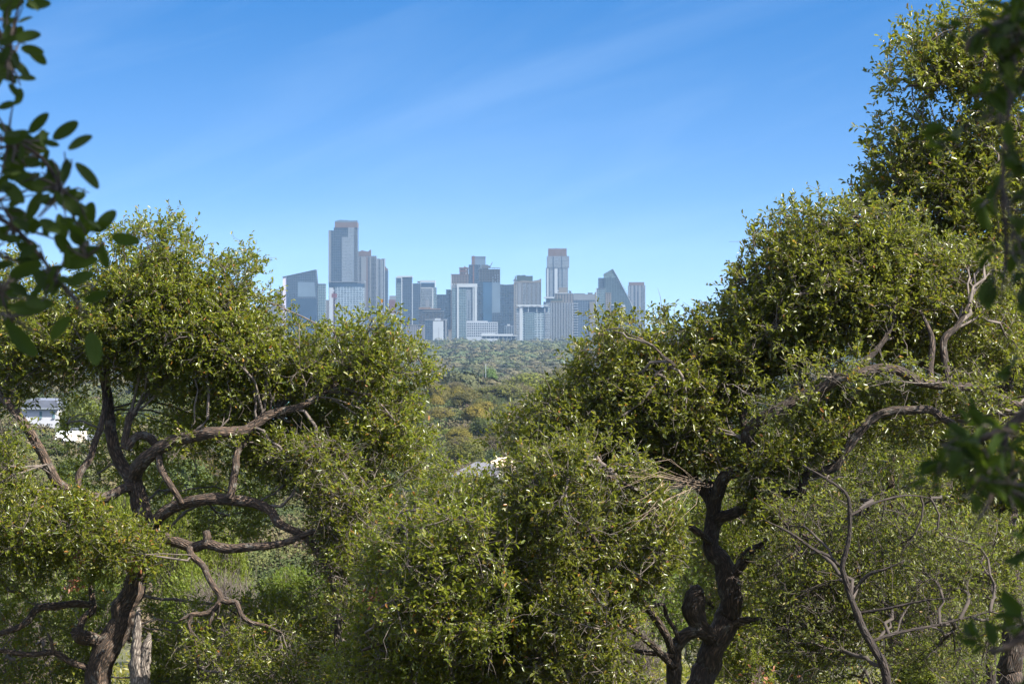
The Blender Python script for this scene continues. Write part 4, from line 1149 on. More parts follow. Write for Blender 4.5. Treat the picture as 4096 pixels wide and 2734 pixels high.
def tall_oak():
    d = 25.5
    b = base_of(4040, d)
    t = Tree('oak_tree', 'tall live oak rising to the top right corner, sky showing through its thin crown', b, 37, M_bark_dark, M_oak_b)
    yb = HZ - b[2] * FPX / d
    g = limb
    g(t, 'trunk', [(4060, yb + 10), (4050, 2600), (4035, 2300), (4040, 2050), (4030, 1850), (4040, 1700), (4010, 1600), (4040, 1450), (4090, 1250), (4080, 1050), (4120, 850), (4100, 600), (4140, 350), (4110, 100)], [120, 90, 80, 76, 72, 70, 66, 60, 54, 48, 42, 34, 26, 16], d, step=.045, sides=18, rough=.14)
    g(t, 'limb', [(4030, 1660), (3960, 1560), (3870, 1500), (3760, 1470), (3690, 1450), (3610, 1420), (3539, 1400), (3440, 1400), (3360, 1420), (3290, 1460)], [56, 54, 50, 46, 44, 42, 38, 28, 20, 10], [25.5, 25.8, 26.1])
    g(t, 'limb', [(3722, 1532), (3724, 1465), (3731, 1391), (3722, 1337), (3690, 1260), (3600, 1180), (3520, 1120)], [30, 30, 28, 24, 20, 14, 8], 25.9)
    g(t, 'limb', [(3790, 1540), (3780, 1437), (3777, 1355), (3832, 1300), (3860, 1200), (3830, 1080), (3760, 960), (3680, 850)], [34, 34, 30, 28, 24, 20, 14, 8], 25.7)
    g(t, 'limb', [(4085, 1230), (4000, 1160), (3900, 1140), (3800, 1110), (3700, 1130), (3560, 1110), (3480, 1080)], [36, 32, 28, 26, 22, 16, 8], [25.5, 25.2])
    g(t, 'limb', [(4085, 1060), (4000, 960), (3900, 860), (3800, 790), (3700, 700), (3620, 640), (3560, 620)], [34, 30, 26, 22, 18, 12, 6], [25.5, 25.2])
    g(t, 'limb', [(4115, 800), (4020, 690), (3930, 600), (3850, 560), (3780, 540), (3700, 480)], [30, 26, 22, 18, 13, 6], [25.5, 25.6])
    g(t, 'limb', [(4105, 600), (4000, 430), (3900, 340), (3790, 325), (3700, 338), (3630, 345)], [28, 24, 20, 16, 12, 6], [25.5, 25.1])
    g(t, 'limb', [(4140, 380), (4060, 250), (3980, 190), (3880, 180), (3760, 170)], [24, 20, 16, 12, 6], [25.5, 25.7])
    g(t, 'limb', [(4100, 900), (4170, 760), (4240, 560), (4260, 300)], [34, 28, 20, 10], [25.5, 25.9])
    r = t.r
    left = [(1975, 560), (1965, 470), (1990, 400), (1985, 375), (2010, 330), (2000, 295), (2040, 270), (2060, 235), (2045, 200), (2035, 160), (2040, 125), (2075, 90), (2110, 60), (2150, 50), (2190, 50), (2215, 20), (2260, 10), (2310, 20)]
    rest = [(2420, 0), (2440, 920), (2320, 910), (2200, 890), (2080, 870), (1960, 850), (1900, 760), (1910, 640)]
    P1 = disp(left + rest)
    c1 = fill(P1, 3900, d, 1.4, r, hole=.44, nscale=1.6, noff=51, inset=40)
    # a window to the sky
    hole = disp([(2085, 205), (2200, 195), (2230, 240), (2200, 290), (2090, 300), (2060, 260)])
    X = c1[:, 0] / c1[:, 1] * FPX + 2048; Y = HZ - c1[:, 2] / c1[:, 1] * FPX
    c1 = c1[~(in_poly(X, Y, hole) & (r.random(len(X)) < .8))]
    c1b = np.concatenate((spikes(left[9:], 60, d, r, -.14, .06), spikes(left[:10], 60, d, r, -.14, .03)))
    c3 = fill(disp([(2080, 900), (2300, 880), (2430, 900), (2430, 1250), (2300, 1200), (2200, 1150), (2120, 1050)]), 900, 25.8, .7, r, hole=.2, noff=57)
    allp = np.concatenate((c1, c1b, c3))
    e, dr = t.grow(allp)
    t.twigs()
    k = r.random(len(allp)) > .10
    t.sprigs(e[k], dr[k], shoots=2, nleaf=9, slen=.23, leaf=.064, wr=.42, up=.2)
    return t


def simple_oak(name, label, X0, d, seed, stems, polys, leafm, barkm=M_bark, twigm=M_twig, group=None, leaf=.050, shoots=3, nleaf=8, bare=.1, tops=(), up=.3, wr=.4, slen=.2, dead=()):
    b = base_of(X0, d)
    t = Tree(name, label, b, seed, barkm, leafm, twigm, group=group)
    yb = HZ - b[2] * FPX / d
    for i, (pts, w, dd) in enumerate(stems):
        pts = [(x, yb + 10 if y is None else y) for x, y in pts]
        limb(t, 'trunk' if i == 0 else 'limb', pts, w, [d + q for q in dd], sides=12)
    r = t.r
    cs = [fill(disp(p), n, d + dd, h, r, hole=ho, nscale=1.5, noff=seed + 3 * i) for i, (p, n, dd, h, ho) in enumerate(polys)]
    for ln, n in tops: cs.append(spikes(ln, n, d, r, -.14, .10))
    allp = np.concatenate(cs)
    e, dr = t.grow(allp)
    t.twigs()
    k = r.random(len(allp)) > bare
    t.sprigs(e[k], dr[k], shoots=shoots, nleaf=nleaf, slen=slen, leaf=leaf, up=up, wr=wr)
    if bare > .08:
        bare_shoots(t, e, dr, np.where(~k)[0], twigm)
    if len(dead):
        near = []
        for X, Y in dead:
            q = P(X, Y, d - .9)
            near.append(e[np.argmin(((e - q) ** 2).sum(1))])
        pts = np.repeat(np.array(near), 24, 0) + r.normal(0, .05, (len(near) * 24, 3))
        V, F, tt = leaf_arrays(pts - t.base, r.normal(0, 1, pts.shape) + np.array((0, 0, -.8)), r.normal(0, 1, pts.shape), np.full(len(pts), .055), np.full(len(pts), .023), rnd=r)
        o = link('dead_leaves', np_mesh('dead_leaves', V, F, attrs={'tint': tt}), t.o, M_dead_leaf)
        o['label'] = 'brown dead leaf bunches'
    return t
    return t


def near_trees():
    left_oak()
    right_oak()
    tall_oak()
    # low bushy oak filling the middle of the picture
    tp = [(985, 1085), (1040, 1080), (1095, 1100), (1150, 1130), (1200, 1170), (1250, 1220)]
    simple_oak('oak_tree', 'low bushy live oak filling the space between the two big trunks', 1880, 22.3, 61,
               [([(1880, None), (1870, 2700), (1850, 2520), (1880, 2350), (1860, 2200), (1900, 2050), (1890, 1950)], [90, 70, 60, 50, 40, 26, 12], [0, 0]),
                ([(1860, 2500), (1760, 2400), (1660, 2300), (1600, 2180), (1580, 2080)], [44, 40, 32, 22, 10], [0, -.5]),
                ([(1870, 2420), (1980, 2330), (2080, 2260), (2160, 2180)], [40, 34, 24, 10], [0, -.3]),
                ([(1860, 2600), (1720, 2560), (1560, 2560), (1450, 2600)], [44, 36, 26, 10], [0, -.8])],
               [(tp + [(1320, 1320), (1300, 1420), (1330, 1620), (700, 1620), (720, 1520), (800, 1420), (800, 1320), (830, 1230), (900, 1150)], 2800, 0, 1.0, .50), ([(880, 1180), (1000, 1130), (1150, 1160), (1250, 1240), (1260, 1420), (1200, 1560), (900, 1560), (840, 1400)], 620, -1.0, .4, .5)], M_oak_a, tops=[(tp, 60)], bare=.12, dead=[(1500, 2350), (1680, 2420), (1530, 2480), (1650, 2530), (1990, 2300)])
    # sunlit oak behind the right one
    simple_oak('oak_tree', 'sunlit spreading oak seen behind the arching limbs at the right', 3560, 34, 71,
               [([(3560, None), (3570, 2500), (3540, 2300), (3580, 2100), (3560, 1900), (3600, 1750)], [80, 70, 60, 46, 30, 12], [0, .3]),
                ([(3560, 2350), (3420, 2200), (3320, 2050), (3260, 1900)], [46, 40, 28, 10], [0, .4]),
                ([(3570, 2200), (3720, 2080), (3850, 1950), (3900, 1800)], [46, 38, 26, 10], [0, -.4])],
               [([(1780, 930), (1900, 900), (2050, 900), (2200, 920), (2330, 1000), (2360, 1150), (2300, 1380), (2050, 1420), (1850, 1400), (1720, 1300), (1700, 1080)], 3000, 0, 1.3, .42)], M_oak_a, bare=.18)
    simple_oak('oak_tree', 'oak filling the background between the burl trunk and the sapling', 3020, 29, 77,
               [([(3020, None), (3010, 2600), (3030, 2420), (3000, 2250), (3020, 2080)], [70, 60, 48, 34, 12], [0, .2]),
                ([(3012, 2560), (2900, 2450), (2800, 2380), (2720, 2280)], [40, 32, 22, 10], [0, .4]),
                ([(3025, 2440), (3120, 2340), (3200, 2280)], [34, 26, 10], [0, -.3])],
               [([(1560, 1080), (1700, 1040), (1800, 1080), (1840, 1250), (1820, 1460), (1780, 1600), (1580, 1600), (1540, 1400)], 1400, 0, .9, .42)], M_oak_a, bare=.15)
    # thin sapling with spreading sprays
    b = 21.
    simple_oak('sapling', 'thin forked sapling with flat open sprays of small leaves at lower right', 3560, b, 81,
               [([(3575, None), (3548, 2734), (3493, 2590), (3438, 2480), (3402, 2388), (3383, 2324), (3365, 2269), (3383, 2205), (3397, 2141), (3402, 2077), (3397, 2013), (3379, 1968), (3300, 1910), (3210, 1858)], [40, 36, 34, 30, 26, 24, 22, 20, 18, 17, 15, 13, 10, 6], [0, -.2]),
                ([(3480, 2570), (3540, 2545), (3640, 2520), (3740, 2500), (3860, 2470), (3980, 2440)], [14, 13, 12, 10, 8, 5], [0, .3]),
                ([(3400, 2385), (3450, 2320), (3490, 2290), (3530, 2280), (3620, 2240)], [16, 15, 14, 10, 5], [0, -.2]),
                ([(3366, 2270), (3310, 2220), (3250, 2195), (3160, 2130), (3060, 2080)], [14, 13, 12, 10, 5], [0, -.2]),
                ([(3425, 2450), (3560, 2430), (3700, 2400), (3820, 2390)], [12, 10, 8, 4], [0, -.4]),
                ([(3400, 2060), (3500, 2010), (3620, 1980), (3720, 1990)], [12, 10, 8, 4], [0, .3])],
               [([(1720, 1060), (1850, 1080), (2000, 1090), (2150, 1120), (2300, 1200), (2340, 1400), (2300, 1600), (2080, 1600), (1850, 1600), (1720, 1520), (1720, 1250)], 1300, .9, .6, .3)], M_scrub, M_bark_smooth, M_twig_dark, leaf=.042, shoots=2, nleaf=7, bare=.25, up=.05, slen=.17)
    simple_oak('sapling', 'small two forked tree with reddish bark at the lower right edge', 3968, 24, 91,
               [([(3975, None), (3964, 2600), (3964, 2470), (3958, 2380), (3960, 2290)], [44, 40, 36, 32, 30], [0, 0]),
                ([(3960, 2300), (3990, 2260), (4051, 2224), (4110, 2170)], [22, 20, 18, 8], [0, .2]),
                ([(3960, 2305), (3930, 2240), (3859, 2169), (3780, 2130), (3700, 2110)], [22, 20, 16, 12, 6], [0, -.2])],
               [([(2080, 1180), (2200, 1160), (2360, 1180), (2380, 1420), (2280, 1450), (2180, 1380), (2080, 1330)], 700, 0, .8, .25)], M_scrub, M_bark_smooth, M_twig_dark, leaf=.046, shoots=2, nleaf=8, bare=.2)
    # dead stump beside the left trunk
    d = 25.4
    b = base_of(555, d)
    o = empty('dead_stump', b, 'split silver grey dead stump standing right of the leaning trunk', 'stump')
    yb = HZ - b[2] * FPX / d
    for nm, pts, w in (('split_stem', [(552, yb + 10), (548, 2734), (545, 2620), (548, 2520), (552, 2440), (556, 2425)], [74, 56, 46, 32, 16, 3]),
                       ('split_stem', [(585, yb + 10), (578, 2734), (582, 2620), (592, 2560), (600, 2532)], [60, 46, 40, 30, 10])):
        p, r_ = smooth_path(L3(pts, d), RR(w, len(pts), d), .04)
        link(nm, limb_mesh(nm, p - np.array(b), r_, 16, .3, 5.), o, M_deadwood)


near_trees()


# ------------------------------------------------------------------ close, blurred branches at both edges of the frame
def close_branches():
    d = 4.0
    bx_, by_ = -1.28, 4.3
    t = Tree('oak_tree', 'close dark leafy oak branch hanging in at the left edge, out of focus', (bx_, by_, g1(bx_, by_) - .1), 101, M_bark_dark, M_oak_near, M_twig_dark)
    D = lambda x, y, q=d: P(x * 1.7437, y * 1.7437, q)
    t.limb('trunk', [(bx_, by_, g1(bx_, by_) - .15), (bx_ - .03, by_, -1.2), (bx_ + .05, by_, -.2), (bx_, by_ - .05, .7), (bx_ + .1, by_, 1.6)], [.12, .1, .085, .07, .05], sides=12)
    t.limb('limb', [(bx_ + .04, by_, -.1), D(-160, 420, 4.2), D(-60, 330), D(20, 320), D(95, 360), D(140, 430), D(180, 520), D(200, 590)], [.03, .012, .005, .0042, .0036, .003, .0025, .0018], step=.03, sides=8)
    t.limb('limb', [(bx_ + .02, by_, .3), D(-120, 60, 4.1), D(-30, 40), D(20, 120), D(30, 200)], [.03, .012, .005, .004, .002], step=.03, sides=8)
    t.limb('limb', [D(-160, 430, 4.2), D(-40, 480), D(30, 520), D(80, 570), D(130, 640), D(170, 690)], [.012, .006, .0042, .0036, .003, .002], step=.03, sides=8)
    t.limb('limb', [D(-40, 480), D(-10, 620), D(10, 700), D(30, 740)], [.005, .004, .003, .002], step=.03, sides=8)
    lv = [((112, 325), (185, 275)), ((148, 348), (217, 308)), ((165, 365), (232, 438)), ((213, 535), (270, 478)), ((246, 543), (328, 553)), ((228, 552), (250, 620)), ((145, 655), (222, 625)), ((60, 312), (115, 255)),
          ((185, 692), (252, 668)), ((10, 735), (90, 822)), ((110, 785), (165, 720)), ((206, 750), (222, 845)), ((205, 728), (232, 695)), ((10, 635), (104, 600)), ((130, 612), (232, 592)), ((20, 718), (132, 692)), ((15, 668), (122, 702)),
          ((22, 92), (100, 78)), ((0, 66), (38, 38)), ((50, 12), (122, 8)), ((58, 100), (110, 152)), ((40, 108), (106, 122)), ((20, 130), (72, 184)), ((-5, 150), (42, 195)), ((-10, 25), (62, 0)), ((55, -10), (92, 28)), ((30, 242), (52, 220)),
          ((140, 428), (158, 358)), ((180, 560), (215, 455)), ((95, 395), (112, 338)), ((0, 330), (72, 300)), ((0, 360), (80, 345)), ((20, 380), (90, 440)), ((0, 410), (60, 470)), ((40, 330), (115, 345)), ((60, 440), (112, 420)), ((0, 480), (70, 500)),
          ((40, 500), (100, 520)), ((130, 470), (180, 430)), ((130, 440), (190, 500)), ((150, 500), (200, 560)), ((120, 530), (170, 590)), ((90, 560), (40, 590)), ((0, 520), (30, 560)), ((130, 480), (150, 560)), ((-10, 250), (40, 235)), ((-10, 280), (35, 310)),
          ((60, 350), (20, 420)), ((100, 430), (60, 510)), ((-10, 440), (40, 420)), ((10, 560), (60, 540)), ((60, 620), (130, 640)), ((70, 690), (100, 640)), ((-10, 690), (60, 660)), ((5, 715), (40, 770))]
    r = t.r
    for pl, cnt in (([(-10, 300), (130, 330), (120, 480), (60, 560), (-10, 560)], 46), ([(-10, 90), (70, 105), (55, 200), (-10, 210)], 16), ([(-10, 590), (135, 600), (120, 720), (-10, 720)], 22), ([(135, 420), (205, 440), (200, 590), (140, 580)], 18), ([(-10, -10), (60, -10), (40, 60), (-10, 60)], 8)):
        pl = np.array(pl, float)
        k = 0
        while k < cnt:
            x = r.uniform(pl[:, 0].min(), pl[:, 0].max()); y = r.uniform(pl[:, 1].min(), pl[:, 1].max())
            if not in_poly(np.array([x]), np.array([y]), pl)[0]: continue
            a = r.uniform(0, 6.28); q = r.uniform(45, 75)
            lv.append(((x, y), (x + q * math.cos(a), y + q * .8 * math.sin(a)))); k += 1
    n = len(lv)
    q = np.array([d + r.uniform(-.12, .2) for _ in lv])
    A = np.array([D(a[0], a[1], qq) for (a, b_), qq in zip(lv, q)])
    B = np.array([D(b_[0], b_[1], qq + r.uniform(-.03, .03)) for (a, b_), qq in zip(lv, q)])
    ln = np.linalg.norm(B - A, axis=1)
    Nn = np.tile(np.array((.25, -.9, .3)), (n, 1)) + r.normal(0, .35, (n, 3))
    V, F, tt = leaf_arrays(A - t.base, B - A, Nn, ln, ln * .40 * (.85 + .3 * r.random(n)), fold=.12, curl=.05, rnd=r)
    # finer leaves: round them with one smooth subdivision
    o = link('leaves', np_mesh('leaves', V, F, attrs={'tint': tt}), t.o, M_oak_near)
    sm = o.modifiers.new('round', 'SUBSURF'); sm.levels = 2; sm.render_levels = 2
    # leaf stalks joined to the nearest limb node
    kd = kdtree.KDTree(len(t.pos))
    for i, p in enumerate(t.pos): kd.insert(p, i)
    kd.balance()
    pth = []
    for a in A:
        co, i, _ = kd.find(a)
        c = np.array(co)
        pth.append((c, c * .6 + a * .4 + r.normal(0, .004, 3), c * .25 + a * .75 + r.normal(0, .004, 3), a))
    V, F = tubes_vec(np.array(pth) - t.base, np.tile(np.array((.003, .0024, .0018, .0012)), (len(pth), 1)), 5)
    link('stalks', np_mesh('stalks', V, F, smooth=True), t.o, M_twig_dark)

    # right edge
    d = 3.2
    bx_, by_ = 1.5, 3.4
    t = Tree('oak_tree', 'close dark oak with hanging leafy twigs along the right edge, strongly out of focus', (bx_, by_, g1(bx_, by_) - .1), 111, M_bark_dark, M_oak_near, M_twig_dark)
    t.limb('trunk', [(bx_, by_, g1(bx_, by_) - .15), (bx_ + .03, by_, -1.2), (bx_ - .03, by_, -.2), (bx_, by_ - .05, .7), (bx_ - .1, by_, 1.6)], [.12, .1, .085, .07, .05], sides=12)
    t.limb('limb', [(bx_ - .03, by_, .5), D(2480, -120, 3.3), D(2400, -60, d), D(2340, 20, d), D(2325, 120, d), D(2318, 230, d), D(2305, 340, d), D(2300, 460, d), D(2308, 580, d), D(2295, 700, d)], [.05, .02, .008, .006, .005, .004, .0035, .003, .0025, .0015], step=.03, sides=8)
    t.limb('limb', [D(2335, 40, d), D(2280, 60, d), D(2230, 90, d), D(2215, 120, d)], [.009, .006, .005, .003], step=.03, sides=8)
    t.limb('limb', [(bx_ - .03, by_, -.15), D(2460, 880, 3.3), D(2380, 920, d), D(2310, 980, d), D(2240, 1010, d), D(2190, 1060, d)], [.04, .02, .010, .007, .005, .003], step=.03, sides=8)
    t.limb('limb', [D(2310, 980, d), D(2290, 1080, d), D(2270, 1150, d), D(2230, 1210, d)], [.006, .005, .004, .002], step=.03, sides=8)
    t.limb('limb', [(bx_ - .03, by_, -.6), D(2440, 1480, 3.3), D(2370, 1450, d), D(2320, 1480, d), D(2270, 1500, d)], [.03, .015, .009, .006, .003], step=.03, sides=8)
    r = t.r
    polys = [([(2275, 60), (2310, 20), (2370, -20), (2380, 300), (2320, 310), (2290, 230), (2260, 130)], 22), ([(2295, 330), (2380, 330), (2390, 760), (2300, 760), (2312, 560)], 16), ([(2200, 255), (2240, 245), (2250, 325), (2210, 340)], 3),
             ([(2165, 1010), (2250, 970), (2380, 920), (2390, 1190), (2290, 1170), (2225, 1215), (2190, 1170)], 26), ([(2290, 1220), (2380, 1290), (2390, 1560), (2320, 1540), (2300, 1440)], 5), ([(2280, 640), (2380, 560), (2390, 900), (2310, 860)], 6)]
    c = np.concatenate([fill(disp(p), n_, d, .16, r, edge=.3, inset=10) for p, n_ in polys])
    e, dr = t.grow(c, levels=(.2,), rtip=.0014, pw=.3, sides=(5, 4))
    t.twigs()
    t.sprigs(e, dr, shoots=1, nleaf=6, slen=.05, leaf=.036, wr=.45, part='leaves', droop=.4)
    t.limb('limb', [(bx_ - .1, by_, 1.5), (1.5, 3.0, 1.9), (1.4, 2.5, 2.2), (1.2, 1.9, 2.4)], [.05, .04, .03, .015], step=.05, sides=8)  # limb carrying the unseen crown added overhead
    q = unit(r.normal(0, 1, (1900, 3))) * r.random((1900, 1)) ** .4 * np.array((2.1, 1.35, .6)) + np.array((1.5, 2.2, 2.3))  # unseen crown, added above the view to keep sun off the close leaves
    q = q[q[:, 2] > q[:, 1] * .139 + .35]
    e, dr = t.grow(q, levels=(.1,), rtip=.0014, pw=.4, sides=(5, 3))
    t.sprigs(e, dr, shoots=3, nleaf=8, slen=.14, leaf=.05, part='crown')


close_branches()


# ------------------------------------------------------------------ shrubs and trees of the slope and the valley
def proto_crown(kind, seed, w, h, n, size, aspect=.6, nl=22, base=.25):
    """leaf faces through a lumpy crown; w, h in metres; origin at the foot"""
    r = np.random.default_rng(seed)
    c = unit(r.normal(0, 1, (nl, 3)))
    c[:, 2] = np.abs(c[:, 2]) * 1.2 - .35
    c = c * (.35 + .4 * r.random((nl, 1)))
    rad = .30 + .22 * r.random(nl)
    li = r.integers(0, nl, n)
    U = unit(r.normal(0, 1, (n, 3)))
    dist = rad[li][:, None] * (.55 + .5 * r.random((n, 1)) ** .5)
    p = c[li] + U * dist
    nn = noise3(p, 3.2, seed)
    k = (nn > -.28) & (p[:, 2] > -.75)
    p, U, li = p[k], U[k], li[k]
    zc = h * (base + (1 - base) * .5); hz = h * (1 - base) * .5
    q = np.stack((p[:, 0] * w * .5, p[:, 1] * w * .5, zc + p[:, 2] * hz * 1.02), 1)
    m = len(q)
    sz = size * (.6 + .8 * r.random(m))
    if kind == 'feather':
        D = unit(U * .8 + np.array((0, 0, .3)) + r.normal(0, .55, (m, 3)))
        Nn = U * .6 + np.array((0, 0, .4)) + r.normal(0, .5, (m, 3))
    else:
        Nn = unit(U + np.array((0, 0, .3)) + r.normal(0, .38, (m, 3)))
        D = np.cross(Nn, r.normal(0, 1, (m, 3)))
    V, F = quad_arrays(q, D, Nn, sz, sz * aspect)
    t = np.repeat(np.clip(r.random(m) * .7 + .3 * r.random(nl)[li], 0, 1), 4)
    return V, F, t, c * np.array((w * .5, w * .5, hz)) + np.array((0, 0, zc))


def proto_wood(lobes, h, r0, seed, k=12, rtip=.02):
    """stem and limbs to the crown's lobes"""
    r = np.random.default_rng(seed)
    st = np.array([(0, 0, -.3), (r.normal(0, .02) * h, r.normal(0, .02) * h, .18 * h), (r.normal(0, .03) * h, r.normal(0, .03) * h, .38 * h)])
    pa = [np.array([st[0], st[0] * .5 + st[1] * .5, st[1], st[1] * .5 + st[2] * .5, st[2]])]
    ra = [np.array([r0 * 1.2, r0, r0 * .9, r0 * .8, r0 * .6])]
    for c in lobes[:k]:
        a = st[1] * .4 + st[2] * .6
        m = (a + c) / 2 + r.normal(0, .05, 3) * h
        pa.append(np.array([a, a * .6 + m * .4, m, m * .45 + c * .55, c]))
        ra.append(np.array([r0 * .5, r0 * .4, r0 * .3, r0 * .2, rtip]))
    return tubes_vec(np.array(pa), np.array(ra), 7)


PROTO = {}


def make_proto(key, kind, seed, w, h, n, size, mat, aspect=.6, nl=22, base=.25, r0=.15, twig=0, stemmat=None):
    V, F, t, lobes = proto_crown(kind, seed, w, h, n, size, aspect, nl, base)
    cm = np_mesh('crown', V, F, attrs={'tint': t}); cm.materials.append(mat)
    Vw, Fw = proto_wood(lobes, h, r0, seed + 1)
    if twig:
        r = np.random.default_rng(seed + 2)
        li = r.integers(0, len(lobes), twig)
        a = lobes[li] + r.normal(0, .05, (twig, 3)) * w
        dd = unit((a - np.array((0, 0, h * .3))) * .6 + r.normal(0, 1, (twig, 3)) * w * .3 + np.array((0, 0, .1 * h)))
        ln = w * (.10 + .16 * r.random((twig, 1)))
        pth = np.stack((a - dd * ln * .4, a + dd * ln * .3 + r.normal(0, .01, (twig, 3)) * w, a + dd * ln), 1)
        V2, F2 = tubes_vec(pth, np.tile(np.array((1., .7, .35)), (twig, 1)) * (size * .11 if size < .2 else .03), 3)
        Fw = np.concatenate((Fw, F2 + len(Vw))); Vw = np.concatenate((Vw, V2))
    wm = np_mesh('trunk', Vw, Fw, smooth=True); wm.materials.append(stemmat or M_twig)
    PROTO[key] = (cm, wm, w, h)


def place(key, name, label, x, y, w, h, colr=(1, 1, 1), group=None, cat='tree', rot=None, sink=.1):
    cm, wm, pw, ph = PROTO[key]
    o = empty(name, (x, y, g1(x, y) - sink), label, cat, group)
    o.scale = (w / pw, w / pw, h / ph)
    o.rotation_euler.z = random.uniform(0, 6.28) if rot is None else rot
    for nm, me in (('crown', cm), ('trunk', wm)):
        c = bpy.data.objects.new(nm, me); col.objects.link(c); c.parent = o
        c.color = tuple(colr) + (1,)
    return o


for i in range(3): make_proto(('oak', i), 'leaf', 200 + i, 8, 8, 12000, .36, M_mid, nl=20, base=.06, twig=60)
for i in range(2): make_proto(('airy', i), 'leaf', 220 + i, 8, 8, 8000, .30, M_mid, nl=26, base=.10, twig=500)
for i in range(2): make_proto(('bare', i), 'feather', 240 + i, 8, 8, 9000, .34, M_mid, aspect=.3, nl=26, base=.12, twig=900)
for i in range(2): make_proto(('scrub', i), 'leaf', 260 + i, 3, 2.6, 13000, .075, M_scrub, aspect=.55, nl=34, base=.05, r0=.05, twig=900)
for i in range(2): make_proto(('juniper', i), 'feather', 280 + i, 3, 3.6, 20000, .10, M_juniper, aspect=.42, nl=34, base=.02, r0=.06, twig=500)
for i in range(2): make_proto(('brush', i), 'feather', 300 + i, 3, 2.2, 3800, .09, M_scrub, aspect=.35, nl=30, base=.0, r0=.03, twig=4200)


def treeXY(key, name, label, X0, X1, Yt, d, colr, group=None, cat='tree', wk=1.12):
    """a crown spanning picture columns X0..X1, its top at row Yt, at distance d"""
    x = ((X0 + X1) / 2 - 2048) * d / FPX
    w = (X1 - X0) * d / FPX * wk
    zt = (HZ - Yt) * d / FPX
    h = max(1.2, zt - g1(x, d) + .1)
    return place(key, name, label, x, d, w, h, colr, group, cat)


OLV = (1.15, 1.0, .8); BRN = (1.75, 1.25, 1.1); GRN = (.85, 1.1, .75); DRK = (.6, .75, .6); YGR = (1.9, 1.9, .9); TAN = (2.0, 1.45, 1.2); GRY = (1.5, 1.25, 1.35); ORG = (3.2, 2.0, 1.0)


